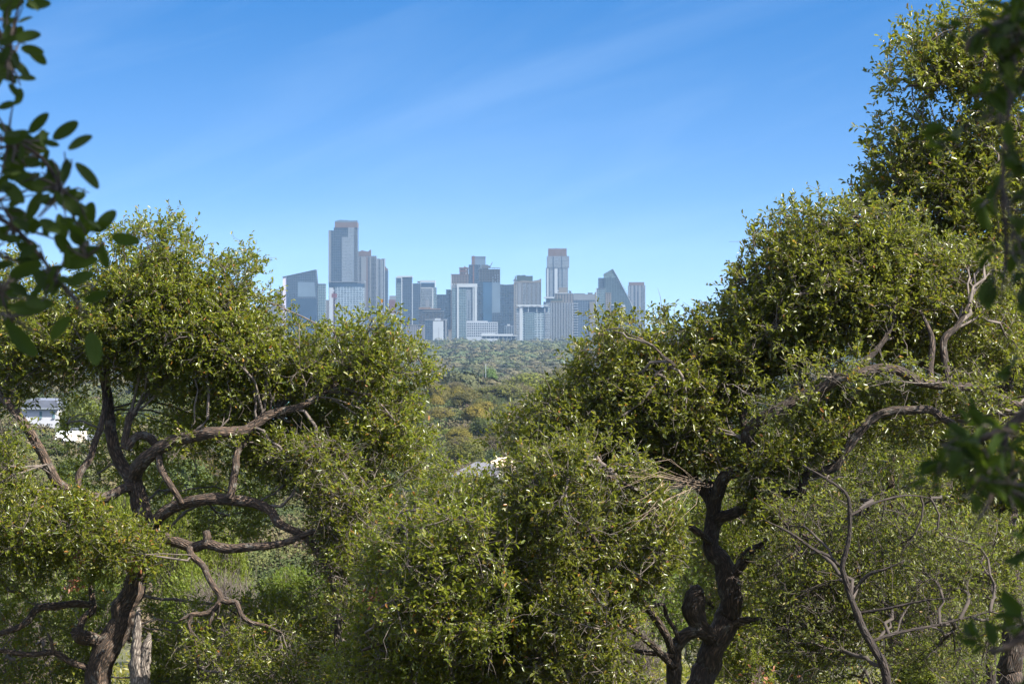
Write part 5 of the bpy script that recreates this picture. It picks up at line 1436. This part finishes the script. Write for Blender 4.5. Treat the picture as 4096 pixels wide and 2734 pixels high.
def valley():
    G = 'trees of the wooded bench seen between the oaks'
    tr = [(('oak', 0), 'live_oak', 'tall olive brown tree at the left end of the middle wood', 1700, 1795, 1530, 860, (1.5, 1.15, .8)),
          (('oak', 1), 'live_oak', 'dark brown olive tree right of the tall olive brown one', 1812, 1928, 1552, 840, (1.15, .9, .65)),
          (('airy', 0), 'elm_tree', 'broad olive green tree in the centre of the middle wood', 1905, 2092, 1528, 900, (1.6, 1.45, .8)),
          (('oak', 2), 'live_oak', 'darkest green round oak in the centre of the gap', 1950, 2036, 1588, 780, DRK),
          (('airy', 1), 'elm_tree', 'wide yellow green tree under the far power lines', 2030, 2240, 1487, 940, YGR),
          (('airy', 0), 'elm_tree', 'pale airy tree beside the right oak, branches showing', 2205, 2330, 1462, 980, (1.9, 1.6, 1.0)),
          (('bare', 0), 'bare_tree', 'rounded grey brown leafless tree in front of the yellow green one', 2022, 2158, 1594, 760, GRY),
          (('airy', 1), 'elm_tree', 'tan yellow tree below the tall olive brown one', 1705, 1822, 1624, 740, (2.0, 1.5, .8)),
          (('oak', 0), 'elm_tree', 'small pale green tree at the left oak crown edge', 1766, 1828, 1712, 640, (1.8, 1.9, .9)),
          (('bare', 1), 'bare_tree', 'tan leafless tree with a visible fan of branches', 1816, 1918, 1690, 640, TAN),
          (('bare', 0), 'bare_tree', 'small mauve grey leafless tree in the hollow of the wood', 1902, 1970, 1680, 680, (1.6, 1.15, 1.3)),
          (('oak', 1), 'cedar_tree', 'dark green bush just above the grey metal roof', 1785, 1898, 1786, 540, (.65, .9, .6)),
          (('bare', 1), 'bare_tree', 'dark brown thin tree above the ridge of the metal roof', 1894, 2012, 1738, 590, (1.3, .9, .75)),
          (('airy', 0), 'elm_tree', 'olive tree with a pale stem between dark oak and bare tree', 1930, 2004, 1630, 720, (1.3, 1.2, .8)),
          (('oak', 2), 'live_oak', 'grey green tree touching the leaves of the right oak', 2080, 2168, 1712, 640, (1.3, 1.35, .95)),
          (('oak', 0), 'cedar_tree', 'dark cedar half hidden behind the right oak crown', 2110, 2215, 1590, 800, (.55, .75, .6)),
          (('oak', 1), 'elm_tree', 'brown tree low behind the right oak leaves', 2030, 2130, 1780, 560, (1.5, 1.05, .8)),
          (('airy', 1), 'elm_tree', 'yellow orange autumn tree beyond the left oak', 1766, 1828, 1526, 1120, (2.8, 1.9, .8)),
          (('oak', 2), 'live_oak', 'blue green broad tree below the small cross armed pole', 1815, 1912, 1496, 1250, (.9, 1.15, .85)),
          (('oak', 0), 'live_oak', 'fresh green tree beside the tall dark pole', 1918, 1996, 1464, 1330, (1.0, 1.5, .75)),
          (('airy', 0), 'elm_tree', 'reddish brown tree behind the pale airy tree', 2230, 2320, 1520, 900, (1.8, 1.1, .9)),
          (('oak', 1), 'live_oak', 'large green tree hidden low behind the left oak', 1600, 1712, 1570, 800, (.95, 1.05, .75)),
          (('oak', 2), 'live_oak', 'olive crown at the left oak edge under the low brown office', 1640, 1720, 1640, 700, (1.3, 1.15, .8))]
    for k, nm, lb, X0, X1, Yt, d, c in tr: treeXY(k, nm, lb, X0, X1, Yt, d, c, G, 'tree', 1.3)
    r = np.random.default_rng(91)
    cc = [(1.5, 1.2, .6), (.85, .95, .55), (1.9, 1.4, .65), (1.9, 1.3, .85), (1.3, 1.2, .65), (2.3, 1.6, .7), (.7, .8, .5)]
    for i in range(64):
        d = 470 + 620 * r.random() ** .8
        X = 1560 + 900 * r.random()
        x = (X - 2048) * d / FPX
        k = [('oak', i % 3), ('airy', i % 2), ('oak', (i + 1) % 3), ('bare', i % 2)][int(r.integers(0, 4))]
        h = 5.5 + 4.5 * r.random()
        lean = k[0] == 'bare'
        place(k, 'bare_tree' if lean else 'oak_tree', 'one of many leafless grey brown trees packed into the middle wood' if lean else 'one of many rounded olive trees packed into the middle wood', x, d, h * (.9 + .5 * r.random()), h, cc[int(r.integers(0, 7))] if not lean else (1.7, 1.3, 1.15), 'leafless trees packed into the middle wood' if lean else 'rounded trees packed into the middle wood')
    # wood seen through the left oak's limbs
    G2 = 'trees of the hillside seen through the left oak'
    tl = [(('oak', 0), 'live_oak', 'pale green tree right of the white villa', 235, 420, 1585, 430, (1.3, 1.4, .9)),
          (('oak', 1), 'live_oak', 'dark green tree behind the slim chimney', 250, 345, 1630, 440, (.55, .75, .65)),
          (('oak', 2), 'live_oak', 'grey green bush before the white villa', 120, 270, 1745, 350, (1.0, 1.1, .85)),
          (('airy', 0), 'live_oak', 'soft grey tree at the far left below the white villa', -60, 120, 1715, 330, (1.3, 1.4, 1.1)),
          (('oak', 0), 'live_oak', 'green tree below the small metal roofed house', 200, 360, 1830, 300, (1.0, 1.2, .8)),
          (('airy', 1), 'live_oak', 'olive tree seen between the two upright limbs', 560, 780, 1640, 420, (1.4, 1.35, .85)),
          (('oak', 1), 'live_oak', 'blue green tree under the arching right limb', 600, 860, 1800, 300, (.95, 1.15, .8)),
          (('bare', 0), 'bare_tree', 'tan leafless tree behind the crossing limbs', 700, 900, 1780, 330, TAN),
          (('oak', 2), 'live_oak', 'broad green tree behind the sagging right limb', 820, 1100, 1900, 260, (1.05, 1.15, .75)),
          (('airy', 0), 'elm_tree', 'yellow olive tree behind the right part of the left oak', 950, 1250, 1740, 380, (1.7, 1.5, .85)),
          (('oak', 0), 'live_oak', 'dark tree far behind the right part of the left oak', 1150, 1450, 1650, 520, (.8, .95, .7)),
          (('oak', 1), 'live_oak', 'green tree beside the teal roofed pavilion', 1080, 1200, 1655, 620, (.9, 1.05, .8)),
          (('oak', 2), 'live_oak', 'tree crown behind the dense edge of the left oak', 1380, 1650, 1640, 560, (1.2, 1.2, .8))]
    for k, nm, lb, X0, X1, Yt, d, c in tl: treeXY(k, nm, lb, X0, X1, Yt, d, c, G2)
    G3 = 'trees of the hillside seen through the right oaks'
    tq = [(('oak', 0), 'live_oak', 'grey green tree seen under the high arching limb', 3380, 3700, 1500, 330, (.9, 1.1, .8)),
          (('oak', 1), 'live_oak', 'olive tree behind the dead twig fan', 2300, 2700, 1760, 300, (1.3, 1.3, .8)),
          (('oak', 2), 'live_oak', 'dark tree behind the upper right trunk', 2650, 3050, 1560, 360, (.8, .95, .7)),
          (('airy', 0), 'live_oak', 'pale green tree behind the two arching limbs', 2950, 3350, 1640, 280, (1.4, 1.5, .9)),
          (('oak', 1), 'live_oak', 'green tree at the far right behind the blurred twigs', 3700, 4150, 1560, 300, (1.0, 1.15, .8)),
          (('oak', 2), 'live_oak', 'broad green tree far behind the right oak crown', 2320, 2640, 1480, 700, (1.0, 1.1, .8)),
          (('oak', 0), 'live_oak', 'distant hill tree at the right edge of the gap', 2250, 2420, 1560, 620, (1.2, 1.2, .8))]
    for k, nm, lb, X0, X1, Yt, d, c in tq: treeXY(k, nm, lb, X0, X1, Yt, d, c, G3)
    # shrubs of the slope
    G4 = 'shrubs on the slope under the oaks'
    sh = [('juniper', 'yellow green juniper right of the leaning trunk fork', 620, 800, 1900, 60, (1.25, 1.2, .9)),
          ('juniper', 'bright juniper under the long sagging limb', 760, 1000, 2040, 62, (1.2, 1.15, .9)),
          ('juniper', 'juniper tips between the left upright limbs', 380, 560, 1880, 70, (1.2, 1.2, .9)),
          ('juniper', 'feathery juniper beside the outermost left limb', 150, 330, 1850, 72, (1.3, 1.2, .8)),
          ('scrub', 'yellow leafed scrub oak at the left edge', -90, 140, 1890, 52, (1.7, 1.5, 1.0)),
          ('scrub', 'dense green scrub behind the lower left sprays', -60, 250, 2060, 44, (1.1, 1.2, .9)),
          ('juniper', 'dark juniper just left of the leaning trunk', 230, 480, 2150, 46, (.8, .9, .8)),
          ('scrub', 'green scrub left of the leaning trunk base', -50, 260, 2300, 38, (.9, 1.05, .8)),
          ('brush', 'grey leafless brush at the bottom left corner', -80, 220, 2480, 34, (1.2, 1.0, .9)),
          ('juniper', 'bright green juniper right of the dead stump', 640, 960, 2240, 46, (1.1, 1.15, .8)),
          ('brush', 'grey brush under the hanging crooked limb', 760, 1060, 2330, 42, (1.3, 1.1, 1.0)),
          ('scrub', 'sunny scrub oak below the crooked limb', 900, 1300, 2430, 36, (1.2, 1.25, .8)),
          ('scrub', 'low scrub at the foot of the dead stump', 560, 880, 2540, 33, (1.2, 1.2, .8)),
          ('brush', 'twiggy brush between stump and bushy oak', 1000, 1350, 2560, 33, (1.1, .95, .85)),
          ('juniper', 'small juniper behind the crooked limb', 1050, 1300, 2230, 52, (1.0, 1.1, .8)),
          ('scrub', 'yellow green low plant at the bottom left of centre', 1250, 1480, 2640, 31, (1.9, 1.9, .8)),
          ('scrub', 'green scrub under the bushy middle oak', 1500, 1900, 2600, 35, (1.0, 1.1, .8)),
          ('scrub', 'scrub left of the double trunk', 2150, 2550, 2330, 40, (1.0, 1.1, .85)),
          ('juniper', 'shaded juniper behind the burl', 2450, 2800, 2180, 50, (.9, 1.05, .8)),
          ('scrub', 'scrub between burl trunk and sapling', 2980, 3350, 2230, 44, (1.2, 1.25, .85)),
          ('juniper', 'bright juniper at the bottom right', 3560, 3860, 2520, 34, (1.25, 1.2, .9)),
          ('brush', 'pale leafless brush behind the forked sapling', 3500, 3900, 2280, 42, (1.35, 1.1, 1.0)),
          ('scrub', 'scrub right of the forked sapling', 3700, 4120, 2380, 38, (1.1, 1.15, .8)),
          ('brush', 'grey brush low between the trunks', 2250, 2650, 2480, 33, (1.0, .9, .85)),
          ('scrub', 'green scrub at the bottom right corner', 3780, 4160, 2600, 30, (1.1, 1.3, .7)),
          ('juniper', 'juniper far behind the sapling crown', 3250, 3600, 2080, 60, (1.1, 1.15, .85)),
          ('scrub', 'scrub oak far behind the right edge', 3700, 4100, 2080, 56, (1.1, 1.15, .85)),
          ('scrub', 'scrub oak under the lower right limb', 3000, 3350, 2500, 36, (1.0, 1.1, .8)),
          ('juniper', 'juniper behind the straw twig fan', 2450, 2820, 1960, 64, (1.0, 1.15, .8)),
          ('scrub', 'scrub oak in the hollow left of the burl trunk', 2100, 2450, 2120, 52, (1.1, 1.25, .8)),
          ('juniper', 'juniper behind the middle of the bushy oak', 1300, 1620, 2120, 56, (1.0, 1.1, .8)),
          ('scrub', 'scrub oak below the grey metal roof', 1650, 2050, 2060, 70, (1.2, 1.3, .8))]
    cat = {'juniper': 'juniper', 'scrub': 'shrub', 'brush': 'brush'}
    nm = {'juniper': 'juniper_bush', 'scrub': 'scrub_oak', 'brush': 'brush_bush'}
    for i, (k, lb, X0, X1, Yt, d, c) in enumerate(sh): treeXY((k, i % 2), nm[k], lb, X0, X1, Yt, d, tuple(v * 1.05 for v in c), G4, cat[k], 1.2)
    # red brown fallen-leaf patch at the bottom right
    r = np.random.default_rng(5)
    c0 = P(3130, 2720, 25); c0[2] = g1(c0[0], 25.)
    o = empty('dead_brush', tuple(c0), 'heap of red brown dead oak leaves at the bottom right of the burl trunk', 'brush')
    n = 2600
    pts = np.stack((r.normal(0, .42, n), r.normal(0, .4, n), np.abs(r.normal(0, .36, n)) + .02), 1)
    V, F, t = leaf_arrays(pts, r.normal(0, 1, (n, 3)), r.normal(0, .6, (n, 3)) + np.array((0, 0, 1)), np.full(n, .06), np.full(n, .028), rnd=r)
    link('leaves', np_mesh('leaves', V, F, attrs={'tint': t}), o, M_dead_leaf)
    st = r.normal(0, .3, (50, 3)); st[:, 2] = 0
    pth = np.stack((st, st + r.normal(0, .1, (50, 3)) + np.array((0, 0, .4)), st * 1.5 + r.normal(0, .2, (50, 3)) + np.array((0, 0, .9))), 1)
    V, F = tubes_vec(pth, np.tile(np.array((.008, .006, .003)), (50, 1)), 4)
    link('twigs', np_mesh('twigs', V, F, smooth=True), o, M_twig_dark)


valley()


# ------------------------------------------------------------------ ground cover of the slope
def undergrowth():
    r = np.random.default_rng(77)
    n = 90000
    y = 14 + 66 * r.random(n) ** 1.2
    x = (r.random(n) * 2 - 1) * (.27 * y + 1)
    nn = np.array([mnoise.noise(Vector((a * .7, b * .5, 4))) for a, b in zip(x, y)])
    k = nn > -.15
    x, y, nn = x[k], y[k], nn[k]
    n = len(x)
    z = ground(x, y) + (.05 + .5 * np.maximum(nn + .15, 0)) * r.random(n)
    s = .10 + .08 * r.random(n)
    V, F = quad_arrays(np.stack((x, y, z), 1), r.normal(0, 1, (n, 3)) + np.array((0, 0, .8)), r.normal(0, .7, (n, 3)) + np.array((0, -.2, .8)), s, s * .35)
    o = link('undergrowth', np_mesh('undergrowth', V, F, attrs={'tint': np.repeat(r.random(n), 4)}), None, M_scrub)
    o.color = (1.3, 1.1, .85, 1)
    tag(o, 'low weeds and litter covering the slope', 'undergrowth', kind='stuff')


undergrowth()


def thicket():
    """brush and small trees of the hillside between the near slope and the far wood"""
    r = np.random.default_rng(31)
    Vs, Fs, Cs, off = [], [], [], 0
    for y0, y1, sp, k, cs, hh in ((75, 160, 2.2, 260, .17, 1.4), (160, 330, 3.4, 240, .26, 1.8), (330, 620, 4.6, 200, .40, 2.2), (620, 1010, 6.0, 130, .65, 2.8)):
        pts = []
        for y in np.arange(y0, y1, sp):
            hw = .26 * y + 8
            x = np.arange(-hw, hw, sp)
            pts.append(np.stack((x + r.normal(0, sp * .3, len(x)), y + r.normal(0, sp * .3, len(x))), 1))
        pts = np.concatenate(pts)
        pts = pts[r.random(len(pts)) < .8]
        n = len(pts)
        g = ground(pts[:, 0], pts[:, 1])
        h = hh * (.55 + .8 * r.random(n)); rad = sp * (.45 + .3 * r.random(n))
        nn = np.array([mnoise.noise(Vector((p[0] * .05, p[1] * .02, 2))) for p in pts])
        pal = np.array([(.05, .07, .022), (.065, .085, .026), (.085, .095, .03), (.10, .09, .045), (.095, .075, .05), (.04, .06, .025)])
        c = pal[np.clip(nn * 4 + 2.3 + r.normal(0, .9, n), 0, 5.49).astype(int)] * np.array((.85, .80, .8)) * (.75 + .5 * r.random((n, 1)))
        U = unit(r.normal(0, 1, (n, k, 3))); U[..., 2] = np.abs(U[..., 2]) * 1.15 - .2
        lump = 1 + .25 * np.sin(U[..., 0] * 4 + pts[:, :1]) * np.sin(U[..., 1] * 5 + pts[:, 1:2]) + r.normal(0, .13, (n, k))
        C = np.stack((pts[:, :1] + U[..., 0] * rad[:, None] * lump, pts[:, 1:2] + U[..., 1] * rad[:, None] * lump, g[:, None] + h[:, None] * .45 + U[..., 2] * h[:, None] * .55 * lump), -1).reshape(-1, 3)
        Un = unit(U.reshape(-1, 3) + r.normal(0, .42, (n * k, 3)))
        s = cs * (.6 + .8 * r.random(n * k))
        V, F = quad_arrays(C, np.cross(Un, r.normal(0, 1, (n * k, 3))), Un, s * 1.3, s * .75)
        Vs.append(V); Fs.append(F + off); off += len(V)
        cc = np.repeat(c, k, 0) * (.9 + .2 * r.random((n * k, 1)))
        Cs.append(np.repeat(np.concatenate((cc, np.ones((n * k, 1))), 1), 4, 0))
    o = link('thicket', np_mesh('thicket', np.concatenate(Vs), np.concatenate(Fs), attrs={'shade': np.concatenate(Cs)}), None, bpy.data.materials['woodland_leaf'])
    tag(o, 'dense mixed brush covering the hillside below the oaks', 'brush', kind='stuff')


thicket()


# ------------------------------------------------------------------ houses, poles and wires
def houses():
    M_stucco = plain('white_stucco', (.40, .40, .42), .8, var=.04, scale=.4)
    M_cream = plain('cream_stone', (.55, .47, .38), .85, var=.12, scale=1.2)
    M_metal = facade('white_standing_seam_roof', (.62, .64, .66), (.80, .81, .82), 900., .9, .0, .18, var=.03, grough=.45)
    M_dmetal = facade('grey_standing_seam_roof', (.045, .045, .05), (.12, .118, .13), 900., .55, .0, .25, var=.05, grough=.5)
    M_slate = plain('slate_roof', (.10, .11, .14), .7, var=.2, scale=.8)
    M_pane = plain('window_glass', (.10, .17, .19), .1, var=.15, scale=.2)
    M_teal = plain('teal_roof', (.18, .45, .46), .6, var=.08, scale=.3)
    # white villa
    t = Tower('villa', 'white stucco two storey villa behind the left limbs', 425, 160, 'house')
    t.part('wall', M_stucco, bx(88, 232, 1632, t.B, 0, 9), bx(60, 100, 1690, t.B, -1, 8))
    t.part('roof', M_slate, pg([(84, 1634), (238, 1634), (228, 1600), (110, 1598)], -.6, 10), label='dark slate hip roof')
    for X in (163, 215): w = t.part('window', M_pane, bx(X - 5, X + 5, 1645, 1671, -.08, .2)); t.part('sill', M_white, bx(X - 6, X + 6, 1671, 1672.5, -.2, .3), parent=w)
    t.part('door', M_slate, bx(202, 213, 1708, 1726, -.06, .2)); t.part('eave', M_white, bx(86, 236, 1631, 1635, -.75, 10.4))
    # annex with white metal roof
    t = Tower('garden_house', 'small cream house with bright white metal gable roof beside the villa', 400, 270, 'house')
    t.part('wall', M_cream, pg([(262, 1764), (324, 1764), (330, 1740), (324, 1728), (262, 1740), (262, 1764)][:5], 0, 5), bx(262, 324, 1764, t.B, 0, 5))
    V = [t.co(*p) for p in [(222, 1728), (324, 1727), (308, 1763), (206, 1760)]]
    me = bpy.data.meshes.new('roof')
    dd = [2.6, 2.6, -.7, -.7]
    vv = [(x, q, z) for (x, z), q in zip(V, dd)] + [(x, q, z + .12) for (x, z), q in zip(V, dd)]
    me.from_pydata(vv, [], [(3, 2, 1, 0), (4, 5, 6, 7), (0, 1, 5, 4), (1, 2, 6, 5), (2, 3, 7, 6), (3, 0, 4, 7)])
    link('roof', me, t.o, M_metal)
    t.part('back_roof', M_metal, pg([(300, 1727), (324, 1727), (337, 1757), (333, 1759), (322, 1733)], 2.7, .2))
    t.part('side_wing', M_conc, bx(331, 352, 1745, t.B, 3.0, 4)); t.part('wing_roof', M_roofw, bx(354, 368, 1751, 1755, 3.2, 3)); t.part('wing_wall', M_cream, bx(354, 367, 1755, t.B, 3.4, 3))
    t = Tower('chimney_pavilion', 'slim white chimney rising through a flat dark canopy', 415, 325, 'pavilion')
    t.part('chimney', M_stucco, bx(321, 332, 1683, t.B, 0, .6)); t.part('canopy', M_slate, bx(280, 352, 1713, 1717, -1, 3)); t.part('wall', M_cream, bx(284, 318, 1721, t.B, .4, .3)); t.part('post', M_slate, bx(349, 350.5, 1717, t.B, -.8, .2))
    # house with grey standing seam roof in the middle
    d = 420
    t = Tower('house', 'house with grey standing seam metal roof low in the gap between the oaks', d, 1890, 'house')
    t.part('wall', M_stucco, bx(1803, 2010, 1906, t.B, 0, 7))

    def slab(name, pts, mat, th=.15):
        vv = []
        for X, Y, q in pts:
            x, z = t.co(X, Y); vv.append((x, q, z))
        vv += [(x, y, z + th) for x, y, z in vv]
        k = len(pts)
        me = bpy.data.meshes.new(name)
        me.from_pydata(vv, [], [tuple(range(k - 1, -1, -1)), tuple(range(k, 2 * k))] + [(i, (i + 1) % k, k + (i + 1) % k, k + i) for i in range(k)])
        return link(name, me, t.o, mat)
    slab('roof', [(1795, 1903, -.8), (1930, 1910, -.8), (2012, 1895, -.8), (1968, 1862, 3.2), (1905, 1853, 3.6)], M_dmetal)
    t.part('ridge_cap', M_conc, pg([(1904, 1855), (2010, 1868), (2010, 1864), (1906, 1850)], 3.4, .4)); t.part('fascia', M_white, pg([(1797, 1906), (1930, 1912), (1930, 1909), (1797, 1902)], -.9, .1))
    t.part('beam', M_slate, pg([(1811, 1907), (1819, 1922), (1820, 1922), (1813, 1907)], -.2, .2), pg([(1831, 1908), (1839, 1921), (1840, 1921), (1833, 1908)], -.2, .2)); t.part('window', M_pane, bx(1810, 1840, 1940, 1970, -.1, .2))
    t = Tower('house', 'tan shingled roof rising behind the grey metal roof', 450, 1960, 'house')
    t.part('wall', M_cream, bx(1925, 2060, 1866, t.B, 0, 6))
    V = [(1922, 1868, -.6), (2064, 1866, -.6), (2040, 1832, 3), (1995, 1836, 3)]
    slab('roof', V, plain('tan_shingle', (.62, .46, .30), .85, var=.15, scale=1.5))
    # office building behind the left oak
    t = Tower('office_building', 'flat roofed office with dark windows and pale columns behind the left oak', 2000, 1110, 'office building')
    t.part('wall', M_glassd, bx(1012, 1210, 1432, t.B, 0, 22)); t.part('roof', M_tan, bx(1008, 1214, 1422, 1433, -1.5, 25)); t.part('columns', M_tan, *cols(1026, 1204, 1433, 1490, 11, 3.4, -1.2, 1), *rows(1012, 1210, 1470, 1492, 2, 2.5, -.6, .6))
    t = Tower('pavilion', 'small teal roofed pavilion glimpsed under the arching limb of the left oak', 700, 1125, 'building')
    t.part('wall', plain('blue_panel', (.16, .25, .38), .6, var=.15, scale=.4), bx(1078, 1150, 1625, t.B, 0, 5)); t.part('roof', M_teal, pg([(1072, 1630), (1152, 1626), (1142, 1588), (1118, 1590)], -.8, 7)); t.part('posts', M_white, *cols(1082, 1146, 1628, 1640, 4, 1.6, -.4, .2))
    # roofs in the far wood
    for lb, X0, X1, Y, d, mt in (('long pale roof among the far trees, left of two others', 1861, 1907, 1379, 4100, M_roofw), ('short bright white roof among the far trees', 1949, 1967, 1382, 4020, M_roofw), ('greyish roof among the far trees, right of the white one', 1988, 2016, 1381, 4050, M_conc)):
        t = Tower('far_house', lb, d, (X0 + X1) / 2, 'house', 'roofs in the far wood')
        t.part('roof', mt, pg([(X0 - 1, Y + 4), (X1 + 1, Y + 4), (X1 - 4, Y), (X0 + 5, Y)], -.6, 12)); t.part('wall', M_cream, bx(X0, X1, Y + 4, t.B, 0, 10))
    t = Tower('far_house', 'grey roof glinting below the broad blue green tree', 1000, 1845, 'house', 'roofs in the far wood')
    t.part('roof', M_conc, pg([(1786, 1570), (1836, 1562), (1836, 1558), (1800, 1563)], -.6, 8)); t.part('wall', M_cream, bx(1790, 1836, 1567, t.B, 0, 7))
    t = Tower('far_house', 'teal edged flat roof above the broad olive tree', 1010, 1907, 'house', 'roofs in the far wood')
    t.part('roof', M_roofw, bx(1888, 1926, 1551, 1555, -.6, 8)); t.part('wall', M_teal, bx(1890, 1924, 1555, t.B, 0, 7))
    t = Tower('far_house', 'white roof glimpsed under the pale airy tree', 1050, 2205, 'house', 'roofs in the far wood')
    t.part('roof', M_roofw, bx(2194, 2218, 1520, 1526, -.6, 8)); t.part('wall', M_cream, bx(2196, 2216, 1526, t.B, 0, 7))
    # poles
    M_pole = plain('wooden_pole', (.07, .06, .05), .9, var=.2, scale=1)
    M_steel = plain('pale_steel_pole', (.40, .42, .44), .6, var=.1, scale=1)

    def pole(lb, X, Yt, d, mt, arms, w=3.2):
        t = Tower('utility_pole', lb, d, X, 'utility pole', 'utility poles below the skyline')
        t.part('pole', mt, bx(X - w / 2, X + w / 2, Yt, t.B, 0, .35))
        for y, hw in arms: t.part('crossarm', mt, bx(X - hw, X + hw, y, y + 1.6, -.15, .15))
        return t
    pole('tall dark wooden pole in the centre of the far wood', 1933, 1440, 1240, M_pole, ((1452, 4),))
    pole('short wooden pole with wide double cross arms', 1813, 1491, 1150, M_pole, ((1494, 8), (1502, 6), (1513, 4)))
    pole('pale steel pole at the right of the gap', 2256, 1443, 1240, M_steel, ((1450, 3),), 3)
    pole('thin pale pole just right of the tall dark one', 1943, 1455, 1300, M_steel, ((1470, 2),), 1.6)
    M_wire = plain('pale_wire', (.36, .36, .35), .5, var=.05, scale=1)

    def wire(lb, X0, Y0, X1, Y1, d0, d1, sag, r=.05):
        a = P(X0, Y0, d0); b = P(X1, Y1, d1)
        tt = np.linspace(0, 1, 24)[:, None]
        p = a * (1 - tt) + b * tt
        p[:, 2] -= (4 * tt * (1 - tt))[:, 0] * sag
        V, F = tubes_vec(p[None] - a, np.full((1, 24), r), 5)
        o = link('power_line', np_mesh('power_line', V, F, smooth=True), None, M_wire)
        o.location = tuple(a)
        tag(o, lb, 'power line', 'power lines between the poles')
    wire('topmost thin wire right of the tall dark pole', 1943, 1443, 2420, 1447, 1300, 1240, .6)
    wire('second wire down right of the tall dark pole', 1943, 1456, 2420, 1463, 1300, 1240, .6)
    wire('third wire down right of the tall dark pole', 1943, 1471, 2420, 1474, 1300, 1240, .6)
    wire('thicker pale cable sagging across the tall dark pole', 1813, 1507, 2080, 1508, 1150, 1200, 1.2, .04)
    wire('thin low cable left of the cross armed pole', 1600, 1512, 1813, 1506, 1100, 1150, .6, .07)


houses()

# ------------------------------------------------------------------ haze: one closed box of even air
me = bpy.data.meshes.new('haze')
x0, x1, y0, y1, z0, z1 = -6300, 6300, -150, 8100, -68.5, 218
me.from_pydata([(x0, y0, z0), (x1, y0, z0), (x1, y1, z0), (x0, y1, z0), (x0, y0, z1), (x1, y0, z1), (x1, y1, z1), (x0, y1, z1)], [],
               [(3, 2, 1, 0), (4, 5, 6, 7), (0, 1, 5, 4), (1, 2, 6, 5), (2, 3, 7, 6), (3, 0, 4, 7)])
hm = bpy.data.materials.new('haze_air')
hm.use_nodes = True
hn = hm.node_tree
hn.nodes.clear()
pv = hn.nodes.new('ShaderNodeVolumePrincipled')
pv.inputs['Color'].default_value = (.42, .68, 1, 1)
pv.inputs['Density'].default_value = 0.32e-4
pv.inputs['Anisotropy'].default_value = 0
om = hn.nodes.new('ShaderNodeOutputMaterial')
hn.links.new(pv.outputs[0], om.inputs['Volume'])
ho = link('haze', me, None, hm)
tag(ho, kind='stuff')
